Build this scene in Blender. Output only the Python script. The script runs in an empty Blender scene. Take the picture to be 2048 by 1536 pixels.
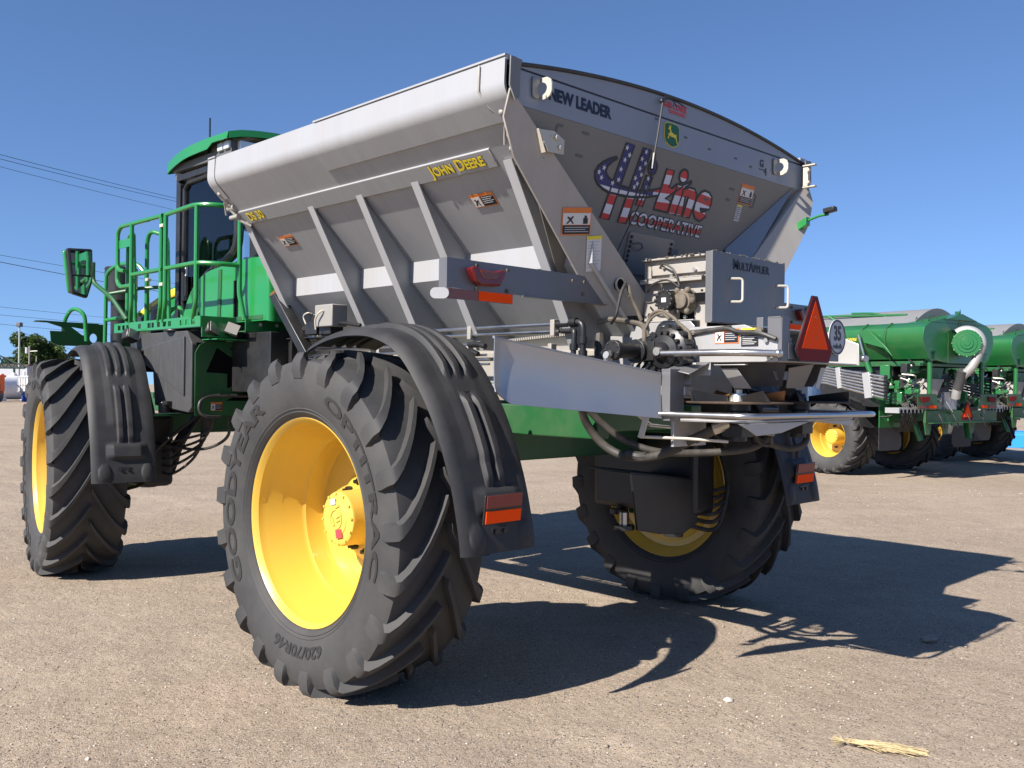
import bpy, bmesh, math, random
from mathutils import Vector, Matrix, noise
random.seed(7)
R = math.radians
S = bpy.context.scene
COL = S.collection
# ------------------------------------------------------------------ camera
cd = bpy.data.cameras.new("camera"); cam = bpy.data.objects.new("camera", cd); COL.objects.link(cam)
cd.sensor_fit = 'HORIZONTAL'; cd.sensor_width = 36; cd.lens = 32.846
cd.clip_start = 0.05; cd.clip_end = 3000
YAW, PIT, ROL = 0.773617, 0.00054, 0.011138
_d = Vector((math.cos(YAW)*math.cos(PIT), -math.sin(YAW)*math.cos(PIT), math.sin(PIT)))
_r = Vector((-math.sin(YAW), -math.cos(YAW), 0)); _u = _r.cross(_d)
_r2 = math.cos(ROL)*_r + math.sin(ROL)*_u; _u2 = -math.sin(ROL)*_r + math.cos(ROL)*_u
_m = Matrix((_r2, _u2, -_d)).transposed().to_4x4(); _m.translation = (-4.75216, 4.9598, 1.79268)
cam.matrix_world = _m
S.camera = cam
# ------------------------------------------------------------------ sky, sun, exposure
W = bpy.data.worlds.new("World"); S.world = W; W.use_nodes = True
_n = W.node_tree.nodes; _bg = _n["Background"]
_sky = _n.new("ShaderNodeTexSky"); _sky.sky_type = 'NISHITA'; _sky.sun_disc = False
SUN = Vector((0.045, 1.218, 1.0)).normalized()
_sky.sun_elevation = math.asin(SUN.z); _sky.sun_rotation = math.atan2(SUN.x, SUN.y)
_sky.altitude = 1200; _sky.air_density = 1.0; _sky.dust_density = 0.25; _sky.ozone_density = 2.2
_tc = _n.new("ShaderNodeTexCoord"); _va = _n.new("ShaderNodeVectorMath"); _va.operation = 'ADD'; _va.inputs[1].default_value = (0, 0, .10)   # no milky band at the horizon on this dry, clear day
W.node_tree.links.new(_tc.outputs['Generated'], _va.inputs[0]); _vn = _n.new("ShaderNodeVectorMath"); _vn.operation = 'NORMALIZE'; W.node_tree.links.new(_va.outputs[0], _vn.inputs[0]); W.node_tree.links.new(_vn.outputs[0], _sky.inputs[0])
_hs = _n.new("ShaderNodeMix"); _hs.data_type = 'RGBA'; _hs.blend_type = 'MULTIPLY'; _hs.inputs[0].default_value = 1; _hs.inputs[7].default_value = (.90, 1.07, 1.30, 1)   # the clear blue of this day's sky
W.node_tree.links.new(_sky.outputs[0], _hs.inputs[6]); W.node_tree.links.new(_hs.outputs[2], _bg.inputs[0]); _bg.inputs[1].default_value = 0.064
sd = bpy.data.lights.new("sun", 'SUN'); sd.energy = 5.0; sd.angle = R(0.53); sd.color = (1.0, 0.94, 0.86)
sun = bpy.data.objects.new("sun", sd); COL.objects.link(sun)
sun.rotation_euler = (-SUN).to_track_quat('-Z', 'Y').to_euler(); sun.location = (0, 30, 30)
vs = S.view_settings; vs.view_transform = 'Standard'; vs.look = 'None'; vs.gamma = 1; vs.exposure = 0.98
# ------------------------------------------------------------------ helpers
V = Vector
class MB:
    def __init__(s, each=False): s.v = []; s.f = []; s.each = each; s.cuts = []
    def add(s, vs, fs):
        o = len(s.v); s.cuts.append((o, len(s.f))); s.v += [tuple(p) for p in vs]; s.f += [tuple(i+o for i in f) for f in fs]
    def box(s, c, d, rot=None):
        x, y, z = [k/2 for k in d]
        P = [V((sx*x, sy*y, sz*z)) for sx in (-1, 1) for sy in (-1, 1) for sz in (-1, 1)]
        if rot is not None:
            if not isinstance(rot, Matrix):
                from mathutils import Euler
                rot = Euler(rot).to_matrix()
            P = [rot @ p for p in P]
        s.add([p+V(c) for p in P], [(0,1,3,2),(4,6,7,5),(0,4,5,1),(2,3,7,6),(0,2,6,4),(1,5,7,3)])
    def bb(s, a, b):
        a = V(a); b = V(b); s.box((a+b)/2, [abs(q) for q in (b-a)])
    def prism(s, pts, vec):
        n = len(pts); vec = V(vec); P = [V(p) for p in pts]
        s.add(P+[p+vec for p in P], [tuple(range(n))[::-1], tuple(range(n, 2*n))]+[(i, (i+1) % n, n+(i+1) % n, n+i) for i in range(n)])
    def plate(s, pts, t):
        P = [V(p) for p in pts]; nn = V((0,0,0))
        for i in range(len(P)): nn += P[i].cross(P[(i+1) % len(P)])
        nn.normalize(); s.prism([p-nn*t/2 for p in P], nn*t)
    def tube(s, path, r, n=10, closed=False, cap=True, rs=None):
        P = [V(p) for p in path]; m = len(P); T = []
        for i in range(m):
            a = P[(i-1) % m] if (closed or i > 0) else P[i]; b = P[(i+1) % m] if (closed or i < m-1) else P[i]
            t = (b-a); T.append(t.normalized() if t.length > 1e-9 else V((0,0,1)))
        up = V((0,0,1)) if abs(T[0].z) < .9 else V((1,0,0)); x = T[0].cross(up).normalized(); vs = []
        for i in range(m):
            x = (x - T[i]*x.dot(T[i])).normalized(); y = T[i].cross(x)
            rr = rs[i] if rs else r
            vs += [P[i]+(x*math.cos(2*math.pi*k/n)+y*math.sin(2*math.pi*k/n))*rr for k in range(n)]
        fs = []
        for i in range(m if closed else m-1):
            j = (i+1) % m
            fs += [(i*n+k, i*n+(k+1) % n, j*n+(k+1) % n, j*n+k) for k in range(n)]
        if not closed and cap: fs += [tuple(range(n))[::-1], tuple((m-1)*n+k for k in range(n))]
        s.add(vs, fs)
    def cyl(s, a, b, r0, r1=None, n=20):
        s.tube([a, b], r0, n, rs=[r0, r0 if r1 is None else r1])
    def lathe(s, prof, o=(0,0,0), ax=(0,1,0), n=48, closed=False, a0=0, a1=2*math.pi):
        ax = V(ax).normalized(); up = V((0,0,1)) if abs(ax.z) < .9 else V((1,0,0)); x = ax.cross(up).normalized(); y = x.cross(ax); o = V(o)
        m = len(prof); full = abs(a1-a0-2*math.pi) < 1e-6; k = n if full else n+1; vs = []
        for i in range(k):
            a = a0+(a1-a0)*i/n; d = x*math.cos(a)+y*math.sin(a)
            vs += [o+d*r+ax*h for r, h in prof]
        fs = []
        for i in range(n):
            j = (i+1) % k
            fs += [(i*m+q, i*m+(q+1) % m, j*m+(q+1) % m, j*m+q) for q in range(m if closed else m-1)]
        s.add(vs, fs)
    def ball(s, c, r, n=10, sc=(1,1,1)):
        prof = [(r*math.sin(math.pi*i/n), -r*math.cos(math.pi*i/n)) for i in range(n+1)]
        t = MB(); t.lathe(prof, ax=(0,0,1), n=n*2); c = V(c)
        s.add([V((p[0]*sc[0], p[1]*sc[1], p[2]*sc[2]))+c for p in t.v], t.f)
    def grid(s, fn, nu, nv):
        s.add([fn(i/nu, j/nv) for i in range(nu+1) for j in range(nv+1)],
              [(i*(nv+1)+j, (i+1)*(nv+1)+j, (i+1)*(nv+1)+j+1, i*(nv+1)+j+1) for i in range(nu) for j in range(nv)])
    def mesh_of(s, ob_mesh, M):
        s.add([M @ v.co for v in ob_mesh.vertices], [tuple(p.vertices) for p in ob_mesh.polygons])
    def xf(s, M):
        s.v = [tuple(M @ V(p)) for p in s.v]; return s
    def flip(s, ax=1):
        s.v = [tuple(-q if i == ax else q for i, q in enumerate(p)) for p in s.v]; s.f = [f[::-1] for f in s.f]; return s
    def merge(s, o): s.add(o.v, o.f); return s
    def mesh(s, name, mat, sharp=35, normals=True):
        me = bpy.data.meshes.new(name); me.from_pydata(s.v, [], s.f); me.validate()
        if normals:
            bm = bmesh.new(); bm.from_mesh(me); bmesh.ops.remove_doubles(bm, verts=bm.verts, dist=1e-5)
            bmesh.ops.recalc_face_normals(bm, faces=bm.faces); bm.to_mesh(me); bm.free()
        if mat: me.materials.append(mat)
        me.shade_smooth(); me.set_sharp_from_angle(angle=R(sharp))
        return me
    def build(s, name, mat, parent=None, sharp=35, bevel=0, solid=0, label=None, normals=True):
        if s.each and len(s.cuts) > 1:      # every piece an object of its own
            ends = s.cuts[1:]+[(len(s.v), len(s.f))]; out = []
            for (v0, f0), (v1, f1) in zip(s.cuts, ends):
                q = MB(); q.v = s.v[v0:v1]; q.f = [tuple(i-v0 for i in f) for f in s.f[f0:f1]]; out.append(q.build(name, mat, parent, sharp, bevel, solid, label, normals))
            return out[0]
        o = bpy.data.objects.new(name, s.mesh(name, mat, sharp, normals)); COL.objects.link(o)
        if parent: o.parent = parent
        if solid:
            k = o.modifiers.new("thick", 'SOLIDIFY'); k.thickness = solid; k.offset = 0
        if bevel:
            k = o.modifiers.new("edge", 'BEVEL'); k.width = bevel; k.segments = 2; k.limit_method = 'ANGLE'; k.angle_limit = R(40); k.harden_normals = False
        if sharp == 2: o.data.shade_flat()
        if normals and 2 < sharp < 170 and len(s.f) > 6:
            k = o.modifiers.new('crease', 'EDGE_SPLIT'); k.split_angle = R(max(sharp, 5)); k.use_edge_sharp = False
            k = o.modifiers.new('flat', 'WEIGHTED_NORMAL'); k.keep_sharp = True; k.weight = 80
        if label: o['label'] = label
        return o
def fillet(P, r, n=6):
    P = [V(p) for p in P]; out = [P[0]]
    for i in range(1, len(P)-1):
        a = P[i-1]-P[i]; b = P[i+1]-P[i]; k = min(r, a.length*.49, b.length*.49)
        p0 = P[i]+a.normalized()*k; p1 = P[i]+b.normalized()*k
        for j in range(n+1):
            t = j/n; out.append(p0*(1-t)**2+P[i]*2*t*(1-t)+p1*t*t)
    return out+[P[-1]]
def spline(P, n=10):
    P = [V(p) for p in P]; Q = [P[0]*2-P[1]]+P+[P[-1]*2-P[-2]]; out = []
    for i in range(1, len(Q)-2):
        for j in range(n):
            t = j/n; a, b, c, d = Q[i-1:i+3]
            out.append(.5*((2*b)+(c-a)*t+(2*a-5*b+4*c-d)*t*t+(3*b-a-3*c+d)*t**3))
    return out+[P[-1]]
def empty(name, loc, rz=0):
    o = bpy.data.objects.new(name, None); o.location = loc; o.rotation_euler = (0, 0, rz); o.empty_display_size = .3; COL.objects.link(o); return o
def tag(o, label=None, cat=None, group=None, kind=None):
    for k, q in (('label', label), ('category', cat), ('group', group), ('kind', kind)):
        if q: o[k] = q
    return o
def copy_tree(o, parent=None):
    c = o.copy(); COL.objects.link(c)
    if parent: c.parent = parent
    for ch in list(o.children): copy_tree(ch, c)
    return c
def frame(o, xd, yd):
    xd = V(xd).normalized(); yd = V(yd); yd = (yd-xd*yd.dot(xd)).normalized(); z = xd.cross(yd)
    m = Matrix((xd, yd, z)).transposed().to_4x4(); m.translation = o; return m
def from_curve(c):
    o = bpy.data.objects.new("tmp", c); COL.objects.link(o)
    dg = bpy.context.evaluated_depsgraph_get(); me = bpy.data.meshes.new_from_object(o.evaluated_get(dg))
    bpy.data.objects.remove(o); bpy.data.curves.remove(c); return me
def text_mesh(t, size, bold=0, ext=.0015, ax='CENTER', shear=0, sx=1, sp=1, scap=None):
    c = bpy.data.curves.new("t", 'FONT'); c.body = t; c.size = size; c.offset = bold*size; c.extrude = ext; c.align_x = ax; c.align_y = 'CENTER'
    c.shear = shear; c.space_character = sp; c.resolution_u = 3
    if scap:
        c.small_caps_scale = scap[0]
        for i, ch in enumerate(t):
            if i in scap[1]: c.body_format[i].use_small_caps = True
    me = from_curve(c)
    if sx != 1:
        for v in me.vertices: v.co.x *= sx
    return me
def shape_mesh(loops, ext=.001, offset=0):
    c = bpy.data.curves.new("s", 'CURVE'); c.dimensions = '2D'; c.fill_mode = 'BOTH'; c.extrude = ext; c.offset = offset
    for L in loops:
        s = c.splines.new('POLY'); s.points.add(len(L)-1); s.use_cyclic_u = True
        for p, q in zip(s.points, L): p.co = (q[0], q[1], 0, 1)
    return from_curve(c)
def put(name, me, M, mat, parent, dz=.002, label=None):
    """a decal or a plate mesh laid on the frame M (its own object, local xy = the plate's plane)"""
    me.materials.clear(); me.materials.append(mat); me.name = name
    o = bpy.data.objects.new(name, me); COL.objects.link(o)
    o.matrix_world = M @ Matrix.Translation((0, 0, dz))
    if parent:
        o.parent = parent; o.matrix_parent_inverse = WM(parent).inverted()
    if label: o['label'] = label
    return o
def WM(o):
    m = o.matrix_basis.copy()
    while o.parent: m = o.parent.matrix_basis @ o.matrix_parent_inverse @ m if False else (o.parent.matrix_basis @ (o.matrix_parent_inverse @ m)); o = o.parent
    return m
def multi(name, parts, Mx, parent):
    """a printed decal: several thin layers (mesh, material, height) joined into one object"""
    me = bpy.data.meshes.new(name); vs, fs, mi, mats = [], [], [], []
    for m0, mt, dz in parts:
        if mt not in mats: mats.append(mt)
        o = len(vs); vs += [(v.co.x, v.co.y, v.co.z+dz) for v in m0.vertices]
        for p in m0.polygons: fs.append(tuple(i+o for i in p.vertices)); mi.append(mats.index(mt))
        bpy.data.meshes.remove(m0)
    me.from_pydata(vs, [], fs)
    for mt in mats: me.materials.append(M[mt])
    for p, i in zip(me.polygons, mi): p.material_index = i
    o = bpy.data.objects.new(name, me); COL.objects.link(o); o.matrix_world = Mx
    if parent: o.parent = parent; o.matrix_parent_inverse = WM(parent).inverted()
    return o
def rect(x0, y0, x1, y1): return [(x0, y0), (x1, y0), (x1, y1), (x0, y1)]
def rrect(x0, y0, x1, y1, r, n=4):
    out = []
    for cx, cy, a in ((x1-r, y1-r, 0), (x0+r, y1-r, 90), (x0+r, y0+r, 180), (x1-r, y0+r, 270)):
        out += [(cx+r*math.cos(R(a+90*i/n)), cy+r*math.sin(R(a+90*i/n))) for i in range(n+1)]
    return out
def ell(cx, cy, rx, ry, n=24): return [(cx+rx*math.cos(2*math.pi*i/n), cy+ry*math.sin(2*math.pi*i/n)) for i in range(n)]
# ------------------------------------------------------------------ materials
def mat(name, base, rough=.5, metal=0, spec=.5, coat=0, dirt=0, dirtc=(.22,.17,.12), dscale=3, dstretch=(1,1,1), bump=0, bscale=40, var=0, alpha=1, rvar=0, stretch=None):
    m = bpy.data.materials.new(name); m.use_nodes = True; nt = m.node_tree; N = nt.nodes; L = nt.links; b = N["Principled BSDF"]
    b.inputs["Base Color"].default_value = (*base, 1); b.inputs["Roughness"].default_value = rough; b.inputs["Metallic"].default_value = metal
    b.inputs["Specular IOR Level"].default_value = spec; b.inputs["Coat Weight"].default_value = coat; b.inputs["Coat Roughness"].default_value = .08
    tc = N.new("ShaderNodeTexCoord"); mp = N.new("ShaderNodeMapping"); L.new(tc.outputs["Object"], mp.inputs[0]); mp.inputs["Scale"].default_value = dstretch
    if dirt or var or rvar:
        n1 = N.new("ShaderNodeTexNoise"); n1.inputs["Scale"].default_value = dscale; n1.inputs["Detail"].default_value = 8; n1.inputs["Roughness"].default_value = .65
        L.new(mp.outputs[0], n1.inputs["Vector"])
        rp = N.new("ShaderNodeValToRGB"); rp.color_ramp.elements[0].position = .38; rp.color_ramp.elements[1].position = .78
        L.new(n1.outputs[0], rp.inputs[0])
        col = None
        if var:
            n2 = N.new("ShaderNodeTexNoise"); n2.inputs["Scale"].default_value = dscale*.4; n2.inputs["Detail"].default_value = 4
            L.new(mp.outputs[0], n2.inputs["Vector"])
            mx0 = N.new("ShaderNodeMix"); mx0.data_type = 'RGBA'; L.new(n2.outputs[0], mx0.inputs[0])
            mx0.inputs[6].default_value = (*[c*(1-var) for c in base], 1); mx0.inputs[7].default_value = (*[min(1, c*(1+var)) for c in base], 1); col = mx0.outputs[2]
        mu = N.new("ShaderNodeMath"); mu.operation = 'MULTIPLY'; mu.inputs[1].default_value = dirt; L.new(rp.outputs[0], mu.inputs[0])
        mx = N.new("ShaderNodeMix"); mx.data_type = 'RGBA'; L.new(mu.outputs[0], mx.inputs[0])
        if col: L.new(col, mx.inputs[6])
        else: mx.inputs[6].default_value = (*base, 1)
        mx.inputs[7].default_value = (*dirtc, 1); L.new(mx.outputs[2], b.inputs["Base Color"])
        if metal:
            mm = N.new("ShaderNodeMath"); mm.operation = 'MULTIPLY_ADD'; mm.inputs[1].default_value = -metal; mm.inputs[2].default_value = metal
            L.new(mu.outputs[0], mm.inputs[0]); L.new(mm.outputs[0], b.inputs["Metallic"])
        rr = N.new("ShaderNodeMath"); rr.operation = 'MULTIPLY_ADD'; rr.inputs[1].default_value = (.85-rough)*max(dirt, rvar); rr.inputs[2].default_value = rough
        L.new(rp.outputs[0], rr.inputs[0]); L.new(rr.outputs[0], b.inputs["Roughness"])
    if bump:
        nb = N.new("ShaderNodeTexNoise"); nb.inputs["Scale"].default_value = bscale; nb.inputs["Detail"].default_value = 3; bp = N.new("ShaderNodeBump")
        bp.inputs["Strength"].default_value = bump; bp.inputs["Distance"].default_value = .01
        if stretch:
            m2 = N.new("ShaderNodeMapping"); m2.inputs["Scale"].default_value = stretch; L.new(tc.outputs["Object"], m2.inputs[0]); L.new(m2.outputs[0], nb.inputs["Vector"])
        else: L.new(tc.outputs["Object"], nb.inputs["Vector"])
        L.new(nb.outputs[0], bp.inputs["Height"]); L.new(bp.outputs[0], b.inputs["Normal"])
    return m
M = {}
M['steel'] = mat('stainless_side', (.335,.338,.350), .38, .08, dirt=.40, dirtc=(.25,.235,.215), dscale=1.6, dstretch=(7,1,.4), var=.06, bump=.02, bscale=6, stretch=(24,2,1))
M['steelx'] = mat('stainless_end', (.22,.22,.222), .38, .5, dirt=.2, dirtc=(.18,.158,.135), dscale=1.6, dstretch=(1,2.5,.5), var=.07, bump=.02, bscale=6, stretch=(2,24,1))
M['steelt'] = mat('stainless_sky_tint', (.26,.28,.315), .5, .15, .35, dirt=.10, dirtc=(.16,.15,.14), dscale=1.6, dstretch=(1,2.5,.5), var=.05)  # bluish sky reflection put into the base colour
M['steelp'] = mat('dusty_post', (.36,.335,.305), .45, .1, dirt=.45, dirtc=(.29,.25,.20), dscale=3, dstretch=(1,3,.6), var=.1)
M['steeld'] = mat('tailgate_ground_tint', (.20,.19,.17), .55, .08, .3, dirt=.3, dirtc=(.19,.165,.135), dscale=1.4, dstretch=(1,2.5,.6), var=.07)  # tan of the reflected ground put into the base and dirt colours
M['wing'] = mat('spread_wing_steel', (.36,.36,.37), .30, .8, dirt=.15, dirtc=(.22,.2,.18), dscale=2, var=.05)
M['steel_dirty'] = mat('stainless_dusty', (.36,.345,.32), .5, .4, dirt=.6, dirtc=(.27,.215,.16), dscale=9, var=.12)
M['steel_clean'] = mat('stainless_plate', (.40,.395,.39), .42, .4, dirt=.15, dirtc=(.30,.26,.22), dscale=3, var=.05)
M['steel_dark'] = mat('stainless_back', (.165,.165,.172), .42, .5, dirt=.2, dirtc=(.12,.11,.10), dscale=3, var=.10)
M['chrome'] = mat('polished_tube', (.46,.455,.45), .28, 1, dirt=.10, dirtc=(.3,.26,.22), dscale=9)
M['bolt'] = mat('zinc_bolt', (.55,.52,.46), .4, .9)
M['greenb'] = mat('green_tank_paint', (.010,.125,.030), .34, 0, .5, .35, dirt=.2, dirtc=(.12,.13,.08), dscale=2)
M['green'] = mat('green_paint', (.012,.195,.044), .30, 0, .5, .5, dirt=.12, dirtc=(.16,.17,.11), dscale=2.5)
M['greend'] = mat('green_frame_paint', (.008,.085,.022), .42, 0, .5, .15, dirt=.3, dirtc=(.12,.11,.07), dscale=4)
M['yellow'] = mat('yellow_paint', (.62,.395,.052), .36, 0, .5, .3, dirt=.14, dirtc=(.5,.3,.1), dscale=3.5)
M['yelloww'] = mat('worn_yellow_paint', (.60,.41,.065), .5, 0, .4, 0, dirt=.30, dirtc=(.42,.30,.13), dscale=20)
M['yel'] = mat('yellow_film', (.74,.57,.03), .5)
M['rubber'] = mat('tyre_rubber', (.038,.038,.039), .66, 0, .3, dirt=.42, dirtc=(.110,.102,.092), dscale=2.6, bump=.10, bscale=160, var=.2)
M['rubbert'] = mat('tyre_letter_rubber', (.024,.023,.022), .55, 0, .4)
M['plastic'] = mat('black_plastic', (.022,.022,.024), .55, 0, .35, dirt=.35, dirtc=(.075,.070,.065), dscale=4, bump=.12, bscale=260)
M['plasticg'] = mat('grey_tank_plastic', (.042,.043,.046), .52, 0, .45, dirt=.3, dirtc=(.11,.10,.09), dscale=9, dstretch=(3,3,.5), bump=.15, bscale=200)
M['black'] = mat('black_paint', (.012,.012,.013), .38, 0, .5, dirt=.15, dirtc=(.09,.08,.07), dscale=8)
M['hose'] = mat('hose_rubber', (.020,.020,.021), .5, 0, .4, dirt=.45, dirtc=(.15,.13,.11), dscale=8)
M['hosem'] = mat('dusty_hydraulic_hose', (.035,.034,.032), .55, 0, .4, dirt=.5, dirtc=(.15,.13,.10), dscale=8)
M['hosed'] = mat('dusty_hose', (.09,.08,.065), .8, 0, .3, dirt=.8, dirtc=(.26,.21,.155), dscale=14)
M['void'] = mat('dark_recess', (.006,.006,.007), .9, 0, .1)
M['navy'] = mat('navy_letter_film', (.006,.008,.028), .45)
M['blackf'] = mat('black_film', (.010,.010,.014), .45)
M['white'] = mat('white_film', (.60,.59,.57), .5)
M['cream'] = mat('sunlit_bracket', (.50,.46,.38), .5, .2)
M['greyfilm'] = mat('grey_film', (.42,.43,.46), .55)
M['orangef'] = mat('orange_film', (.62,.17,.03), .5)
M['fluo'] = mat('fluorescent_orange', (.95,.075,.004), .65, 0, .1)
M['red'] = mat('red_reflector', (.13,.008,.010), .25, 0, .5, .3)
M['reddim'] = mat('dusty_red_reflector', (.20,.07,.07), .6, dirt=.7, dirtc=(.17,.14,.14), dscale=90)
M['amber'] = mat('amber_lens', (.16,.035,.012), .3, 0, .5, .3)
M['redsticker'] = mat('red_sticker', (.62,.05,.06), .5)
M['greenf'] = mat('green_film', (.006,.10,.028), .45)
M['rust'] = mat('worn_steel', (.36,.17,.07), .38, .85, dirt=.5, dirtc=(.10,.05,.03), dscale=14, var=.3)
M['rustd'] = mat('dark_rust', (.05,.032,.022), .75, .2, dirt=.6, dirtc=(.14,.09,.05), dscale=12)
M['lens'] = mat('sky_white_lamp_lens', (.62,.64,.65), .2, .2, .6, .5)  # white of the reflected sky put into the lens colour
M['redtri'] = mat('triangle_border_red', (.16,.012,.012), .6, 0, .15)
M['boxgrey'] = mat('grey_box_paint', (.24,.235,.225), .5, 0, .4, dirt=.3, dscale=8)
M['banner'] = mat('banner_film', (.55,.66,.72), .5)
M['lens2'] = mat('dusty_lamp_lens', (.22,.21,.19), .3, 0, .5, .3, dirt=.4, dscale=20)
M['mirror'] = mat('mirror_glass', (.72,.75,.76), .03, 1)
M['trim'] = mat('grey_trim', (.10,.10,.10), .6)
M['inside'] = mat('cab_interior', (.05,.05,.048), .8)
M['tarp'] = mat('grey_cover', (.16,.165,.17), .55, dirt=.3, dirtc=(.25,.22,.2), dscale=4)
M['hood'] = mat('cab_lining', (.30,.29,.27), .8)
def glass_mat(name, tint, refl=.09):
    m = bpy.data.materials.new(name); m.use_nodes = True; nt = m.node_tree; N = nt.nodes; L = nt.links; N.remove(N["Principled BSDF"])
    t = N.new("ShaderNodeBsdfTransparent"); t.inputs[0].default_value = (*tint, 1); g = N.new("ShaderNodeBsdfGlossy"); g.inputs["Roughness"].default_value = .03
    fr = N.new("ShaderNodeFresnel"); fr.inputs[0].default_value = 1.5; mx = N.new("ShaderNodeMixShader")
    L.new(fr.outputs[0], mx.inputs[0]); L.new(t.outputs[0], mx.inputs[1]); L.new(g.outputs[0], mx.inputs[2]); L.new(mx.outputs[0], N["Material Output"].inputs[0]); return m
M['glass'] = glass_mat('cab_glass', (.95,.975,.985))
def flag_mat():
    m = bpy.data.materials.new('flag_print'); m.use_nodes = True; nt = m.node_tree; N = nt.nodes; L = nt.links; b = N["Principled BSDF"]; b.inputs["Roughness"].default_value = .45
    tc = N.new("ShaderNodeTexCoord"); sp = N.new("ShaderNodeSeparateXYZ"); L.new(tc.outputs["Object"], sp.inputs[0])
    def ma(op, a, c=None, d=None):
        k = N.new("ShaderNodeMath"); k.operation = op
        for i, q in enumerate((a, c, d)):
            if q is None: continue
            if isinstance(q, (int, float)): k.inputs[i].default_value = q
            else: L.new(q, k.inputs[i])
        return k.outputs[0]
    X, Y = sp.outputs[0], sp.outputs[1]
    w = ma('MULTIPLY', ma('SINE', ma('MULTIPLY_ADD', X, 5.2, 1.2)), .016)
    t = ma('DIVIDE', ma('ADD', ma('SUBTRACT', 0.075, Y), w), .058)          # stripes count downwards
    stripe = ma('LESS_THAN', ma('MODULO', t, 2.0), 1.0)
    mx = N.new("ShaderNodeMix"); mx.data_type = 'RGBA'; L.new(stripe, mx.inputs[0]); mx.inputs[6].default_value = (.50,.022,.022,1); mx.inputs[7].default_value = (.62,.61,.66,1)
    bl = ma('MULTIPLY', ma('LESS_THAN', X, -.212), ma('GREATER_THAN', ma('SUBTRACT', Y, ma('MULTIPLY', w, .5)), -.298))
    m2 = N.new("ShaderNodeMix"); m2.data_type = 'RGBA'; L.new(bl, m2.inputs[0]); L.new(mx.outputs[2], m2.inputs[6]); m2.inputs[7].default_value = (.012,.014,.13,1)
    L.new(m2.outputs[2], b.inputs["Base Color"]); return m
M['flag'] = flag_mat()
def flag2_mat():
    m = bpy.data.materials.new('flag_letter_print'); m.use_nodes = True; nt = m.node_tree; N = nt.nodes; L = nt.links; b = N["Principled BSDF"]; b.inputs["Roughness"].default_value = .45
    tc = N.new("ShaderNodeTexCoord"); w = N.new("ShaderNodeTexWave"); w.inputs["Scale"].default_value = 3.2; w.inputs["Distortion"].default_value = .6; w.bands_direction = 'Y'
    L.new(tc.outputs["Object"], w.inputs["Vector"]); r = N.new("ShaderNodeValToRGB"); r.color_ramp.interpolation = 'CONSTANT'
    r.color_ramp.elements[0].color = (.42,.022,.022,1); r.color_ramp.elements[1].position = .30; r.color_ramp.elements[1].color = (.60,.59,.64,1)
    L.new(w.outputs[0], r.inputs[0]); L.new(r.outputs[0], b.inputs["Base Color"]); return m
M['flag2'] = flag2_mat()
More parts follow.
